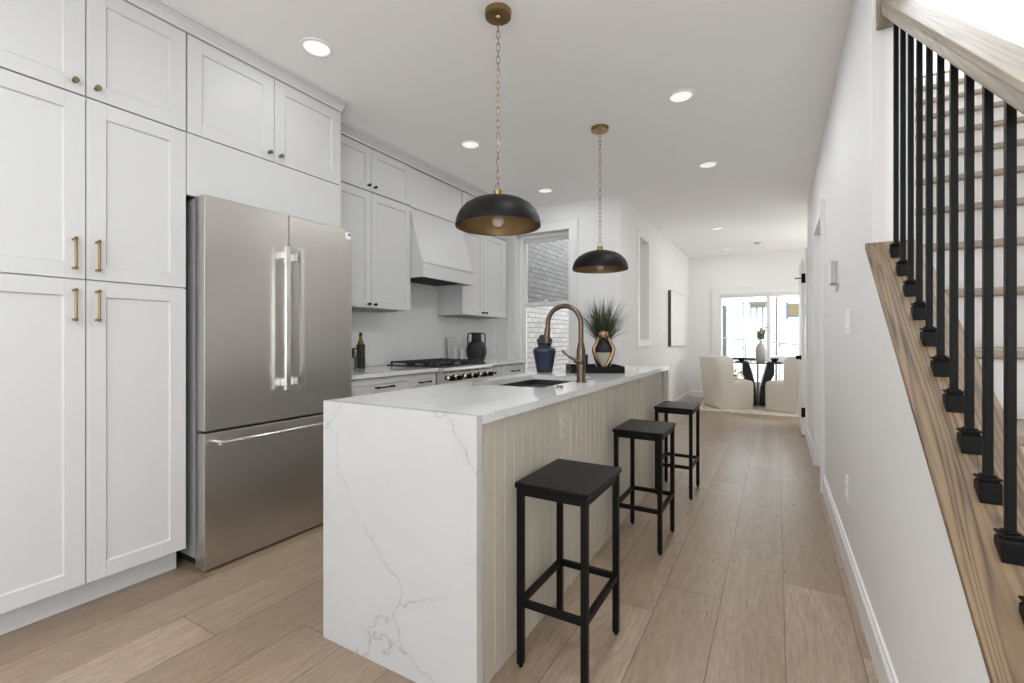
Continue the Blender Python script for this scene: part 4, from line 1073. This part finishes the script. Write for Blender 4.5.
ZR = .027
def dining_chair(loc, ang, label):
    r = thing('dining_chair', label, 'dining chair', loc, ang, group='slipcovered chairs at the round table')
    # x: facing direction (seat front at +), y: width
    D, W2, bt = .57, .30, .10
    # skirted seat block
    m = MB(); n = 10
    out = []
    rc = .10
    for (cx, cy, a0) in ((D - rc, W2 - rc, 0), (.05, W2 - .05, PI / 2), (.05, -W2 + .05, PI), (D - rc, -W2 + rc, 3 * PI / 2)):
        rr = rc if cx > .3 else .05
        for k in range(n + 1):
            t = a0 + PI / 2 * k / n; out.append((cx + rr * math.cos(t), cy + rr * math.sin(t)))
    lay = [(0, 0.0), (-.004, .12), (-.004, .38), (.004, .415), (.02, .435), (.06, .447)]
    nn = len(out); cxm = D / 2
    for ins, z in lay:
        for (px, py) in out:
            d = Vector((cxm - px, -py)); L = d.length; f = ins / L if L else 0
            m.v.append((px + d.x * f, py + d.y * f, z))
    for a in range(len(lay) - 1):
        for k in range(nn):
            k2 = (k + 1) % nn
            m.f.append((a * nn + k, a * nn + k2, (a + 1) * nn + k2, (a + 1) * nn + k)); m.m.append(0); m.sm.append(True)
    m.f.append(tuple((len(lay) - 1) * nn + k for k in range(nn))); m.m.append(0); m.sm.append(True)
    m.f.append(tuple(range(nn))[::-1]); m.m.append(0); m.sm.append(False)
    m.build('seat', M['fabric'], r)
    # wrap-around back: path from one wing round the back to the other
    path = []
    xw = .22
    path += [(xw - xw * k / 5 * .75, W2) for k in range(5)]
    path += [(.09 + .13 * math.cos(PI / 2 + PI / 2 * k / 6) - .0, W2 - .13 + .13 * math.sin(PI / 2 + PI / 2 * k / 6)) for k in range(7)]
    path += [(-.04, 0.08), (-.04, 0)]
    path += [(x, -y) for x, y in path[:-1][::-1]]
    k = len(path); m = MB()
    ring = []
    for i, (px, py) in enumerate(path):
        q0 = Vector(path[max(i - 1, 0)]); q1 = Vector(path[min(i + 1, k - 1)]); t = (q1 - q0).normalized()
        nrm = Vector((t.y, -t.x))          # inward
        if nrm.dot(Vector((.3, 0)) - Vector((px, py))) < 0: nrm = -nrm
        edge = min(i, k - 1 - i); top = .84 - (.045 if edge == 0 else .012 if edge == 1 else 0)
        P = Vector((px, py)); back = 1 if edge >= 7 else 0
        lean = -.10 * min(1, edge / 6)
        sec = [(P, .012), (P + Vector((lean * .5, 0)), .45), (P + Vector((lean, 0)) + nrm * .006, top - .03), (P + Vector((lean, 0)) + nrm * .03, top), (P + Vector((lean, 0)) + nrm * (bt - .03), top), (P + Vector((lean, 0)) + nrm * bt, top - .03), (P + nrm * bt, .44), (P + nrm * bt, .012)]
        ring.append([(s_[0].x, s_[0].y, s_[1]) for s_ in sec])
    ns = 8
    for rr in ring: m.v += rr
    for i in range(k - 1):
        for j in range(ns):
            j2 = (j + 1) % ns
            m.f.append((i * ns + j, i * ns + j2, (i + 1) * ns + j2, (i + 1) * ns + j)); m.m.append(0); m.sm.append(True)
    m.f.append(tuple(range(ns))); m.m.append(0); m.sm.append(False)
    m.f.append(tuple((k - 1) * ns + j for j in range(ns))[::-1]); m.m.append(0); m.sm.append(False)
    bo_ = m.build('backrest', M['fabric'], r, bevel=.008)
    return r
def place(M_, ang, lx, ly):     # location so that local (lx, ly) lands on world point M_
    return (M_[0] - (lx * math.cos(ang) - ly * math.sin(ang)), M_[1] - (lx * math.sin(ang) + ly * math.cos(ang)), ZR)
a1 = math.radians(30); a2 = math.radians(180 - 36)
dining_chair(place((-.80, 7.98), a1, -.03, -.30), a1, 'cream slipcovered barrel chair left of the round table, near the dining wall')
dining_chair(place((-.185, 8.33), a2, .57, .30), a2, 'cream slipcovered barrel chair right of the round table, partly behind the door edge')

TX, TY = -.267, 8.80
to4 = (TX, TY, ZR)
dt = thing('dining_table', 'small round dark-topped dining table on a flared espresso pedestal', 'table', to4)
MB().lathe([(0, .742), (.50, .742), (.507, .748), (.507, .752), (.50, .758), (0, .758)], (TX, TY, 0), 64).build('tabletop', M['cooktop'], dt, to4)
MB().cyl((TX, TY - .02, ZR + .001), (TX, TY - .02, .7418), .015, n=20).build('centre_rod', M['steel_dark'], dt, to4)
for s_ in (-1, 1):
    inner = [(.018, ZR + .001), (.022, .15), (.035, .30), (.06, .45), (.095, .6), (.14, .7418)]
    outer = [(.235, .7418), (.235, .55), (.20, .48), (.165, .40), (.15, .25), (.15, ZR + .001)]
    m = MB().prism([(s_ * a, z) for a, z in inner + outer], 'y', -.11, .11)
    m.xf(Matrix.Translation((TX, TY, 0)) @ Matrix.Rotation(math.radians(6), 4, 'Z'))
    m.build('pedestal_fin', M['espresso'], dt, to4, bevel=.006)
for (x, y, lab) in ((-.50, 8.62, 'left dark place setting plate on the round table'), (-.02, 8.62, 'right dark place setting plate on the round table')):
    o = (x, y, .7585)
    tag(MB().lathe([(0, 0), (.08, 0), (.125, .012), (.128, .015), (.12, .016), (.08, .006), (0, .006)], o, 36).build('dinner_plate', M['navy'], org=o), lab, 'plate')
    o = (x, y, .766)
    tag(MB().lathe([(0, .001), (.03, .001), (.05, .02), (.062, .055), (.064, .062), (.058, .06), (.045, .025), (0, .012)], o, 32).build('bowl', M['navy'], org=o), lab.replace('place setting plate on', 'bowl stacked on its plate on'), 'bowl')
o = (-.222, 8.72, .7585)
vs_ = thing('flower_vase', 'tall grey bottle vase of eucalyptus at the centre of the round table', 'vase', o)
MB().lathe([(0, 0), (.062, 0), (.072, .03), (.080, .10), (.080, .19), (.070, .25), (.045, .295), (.022, .320), (.020, .35), (.015, .35), (.015, .31), (0, .30)], o, 36).build('vase_body', M['vase_grey'], vs_, o)
st_ = MB(); lv = MB(); rnd = random.Random(9)
for k in range(12):
    az = rnd.uniform(0, 2 * PI); ln = rnd.uniform(.05, .42); H = rnd.uniform(.13, .25)
    pts = [(o[0] + math.cos(az) * ln * H * 1.1 * f ** 1.3, o[1] + math.sin(az) * ln * H * 1.1 * f ** 1.3, o[2] + .33 + H * f) for f in (0, .25, .5, .75, 1)]
    st_.tube(pts, .0018, 6)
    for j in range(9):
        f = .35 + .65 * j / 8; i = min(3, int(f * 4)); g_ = f * 4 - i
        p = Vector(pts[i]).lerp(Vector(pts[i + 1]), g_) + Vector((rnd.uniform(-.028, .028), rnd.uniform(-.028, .028), rnd.uniform(-.01, .015)))
        a_ = Vector((rnd.uniform(-1, 1), rnd.uniform(-1, 1), rnd.uniform(-.6, 1))).normalized(); b_ = a_.cross(Vector((rnd.uniform(-1, 1), rnd.uniform(-1, 1), .4))).normalized()
        rr = rnd.uniform(.012, .021)
        lv.add([p + a_ * rr * math.cos(t) + b_ * rr * math.sin(t) for t in [2 * PI * q / 8 for q in range(8)]], [tuple(range(8))])
st_.build('stems', M['stem'], vs_, o)
tag(lv.build('leaves', M['eucalyptus'], vs_, o), kind='stuff')

# ================================================================ OUTSIDE
struct('ground', box(-14, 14, YF + .3, 40, -.35, -.3).box(XL - .2, XD - .25, YB + .2, YF + .3, -.35, -.3), M['pavement'], label='pale paved yard outside')
nb = box(-3.25, -2.95, YB + .25, 11.2, -.3, 5.2).build('brick_wall', M['brick'], org=(-3.1, 8, -.3))
tag(nb, 'pale painted brick wall of the next house seen through the kitchen window', 'brick wall')
o = (0, 20, -.3)
hb = thing('neighbour_building', 'sunlit pale building with porch cornice and columns outside the far window', 'building', o)
box(-9, 9, 20, 24, -.3, 7).build('facade', M['siding'], hb, o)
box(-1.92, -1.70, 19.6, 19.98, -.3, 2.42).build('corner_column', M['siding_trim'], hb, o)
m = MB().box(-.84, -.33, 19.3, 19.98, 2.33, 2.45).box(-.88, -.30, 19.25, 19.98, 2.45, 2.50)
for k in range(6): m.box(-.82 + k * .085, -.80 + k * .085, 19.26, 19.3, 2.34, 2.42)
m.build('porch_cornice', M['porch'], hb, o)
for x in (-.82, -.62, -.43): MB().cyl((x, 19.5, 1.1), (x, 19.5, 2.33), .022, n=12).build('porch_column', M['siding_trim'], hb, o)
for x0_, x1_, z0_, z1_ in ((-3.6, -2.8, .8, 2.4), (1.6, 2.4, .8, 2.4), (.9, 1.5, 3.2, 4.4)):
    wd = MB().box(x0_, x1_, 19.94, 19.995, z0_, z1_).build('window', M['siding_trim'], hb, o)
    MB().box(x0_ + .06, x1_ - .06, 19.93, 19.939, z0_ + .06, z1_ - .06).build('pane', M['cooktop'], wd, o)
def tube_thing(name, label, cat, lines, mat):
    m = MB()
    for pts, r0, r1 in lines: m.tube(pts, [r0 + (r1 - r0) * i / (len(pts) - 1) for i in range(len(pts))], 7)
    p = lines[0][0][0]
    return tag(m.build(name, mat, org=p), label, cat)
f1 = thing('yard_fence', 'thin dark rail fence crossing the view outside the far window', 'fence', (0, 10.4, -.3)); fo1 = (0, 10.4, -.3)
MB().tube([(-1.9, 10.4, 1.20), (-.99, 10.4, 1.156), (-.17, 10.4, 1.086), (.49, 10.4, 1.010), (1.4, 10.4, .93)], .013, 8).build('top_rail', M['siding_trim'], f1, fo1)
MB().tube([(-1.9, 10.4, .60), (1.4, 10.4, .45)], .009, 8).build('bottom_rail', M['siding_trim'], f1, fo1)
for x in (-1.6, -.53, .50, 1.3): MB().cyl((x, 10.4, -.3), (x, 10.4, 1.165 - (x + .99) * .095), .011, n=8).build('post', M['siding_trim'], f1, fo1)
tube_thing('bare_tree', 'bare tree with a straight dark trunk right of the window post', 'tree', [
    ([(.004, 12.5, -.3), (.004, 12.5, .75), (.014, 12.5, 2.1), (.0, 12.5, 3.6)], .024, .012),
    ([(.07, 12.45, -.3), (.063, 12.45, .75), (.08, 12.45, 2.1), (.12, 12.45, 3.4)], .011, .006),
    ([(.06, 12.3, .95), (.28, 12.1, 1.25), (.56, 12.0, 1.42), (.9, 11.9, 1.6)], .010, .003),
    ([(.06, 12.3, 1.0), (.2, 12.2, 1.05), (.5, 12.1, 1.22)], .008, .003),
    ([(.06, 12.3, 1.1), (-.11, 12.1, 1.38), (-.3, 12.0, 1.6)], .008, .003),
    ([(.06, 12.3, 1.2), (.3, 12.2, 1.35), (.42, 12.1, 1.5)], .007, .003)], M['bark'])
tube_thing('bare_tree', 'bare slender tree with crossing branches in the left window pane', 'tree', [
    ([(-.66, 12.2, -.3), (-.662, 12.2, 1.14), (-.674, 12.2, 2.1), (-.66, 12.2, 3.0)], .013, .008),
    ([(-.67, 12.1, .9), (-.88, 11.8, 1.55), (-1.02, 11.6, 1.85), (-1.2, 11.6, 2.1)], .007, .003),
    ([(-.97, 11.5, 1.81), (-.80, 11.5, 1.6), (-.61, 11.5, 1.458), (-.45, 11.5, 1.30)], .006, .003),
    ([(-.68, 11.5, 1.88), (-.78, 11.5, 1.75), (-.87, 11.5, 1.594)], .005, .003),
    ([(-.564, 11.5, .959), (-.46, 11.5, .91), (-.379, 11.5, .857), (-.3, 11.5, .85)], .006, .003),
    ([(-.66, 12.1, .5), (-.9, 11.9, .8), (-1.1, 11.8, 1.0)], .006, .003)], M['bark'])
uw = thing('overhead_wire', 'thin dark wire on wooden poles strung across the top of the far window view', 'wire', (-3, 13, -.3))
MB().tube([(-3, 13, 2.15), (-1.23, 13, 2.05), (-.2, 13, 1.995), (.61, 13, 1.885), (2.5, 13, 1.7)], .011, 8).build('wire', M['siding_trim'], uw, (-3, 13, -.3))
for x, z in ((-3, 2.3), (2.5, 1.85)): MB().cyl((x, 13, -.3), (x, 13, z), .05, n=12).build('pole', M['bark'], uw, (-3, 13, -.3))
o = (.6, 14, -.3)
sg = thing('yard_sign', 'mustard yellow board in a blue frame outside the right window pane', 'sign', o)
box(.285, 1.15, 14, 14.03, 1.74, 2.055).build('board', M['sign_yellow'], sg, o)
box(.225, .284, 13.98, 14.05, 1.655, 2.09).box(.285, 1.15, 13.98, 14.05, 1.70, 1.739).build('frame', M['sign_blue'], sg, o)
MB().cyl((1.0, 14.02, -.3), (1.0, 14.02, 1.70), .03, n=12).build('post', M['siding_trim'], sg, o)
m = MB(); rnd = random.Random(2)
for k in range(260):
    p = Vector((rnd.uniform(-1.05, -.45), 11 + rnd.uniform(-.15, .15), rnd.uniform(-.3, .42))); d = Vector((rnd.uniform(-1, 1), rnd.uniform(-1, 1), rnd.uniform(0, 1))).normalized(); s_ = d.cross(Vector((.2, .3, 1))).normalized() * .025
    m.add([p, p + d * .06 + s_, p + d * .12, p + d * .06 - s_], [(0, 1, 2, 3)])
tag(m.build('shrub', M['shrub'], org=(-.75, 11, -.3)), 'low dry yellow-green shrub seen under the tabletop outside', 'shrub')
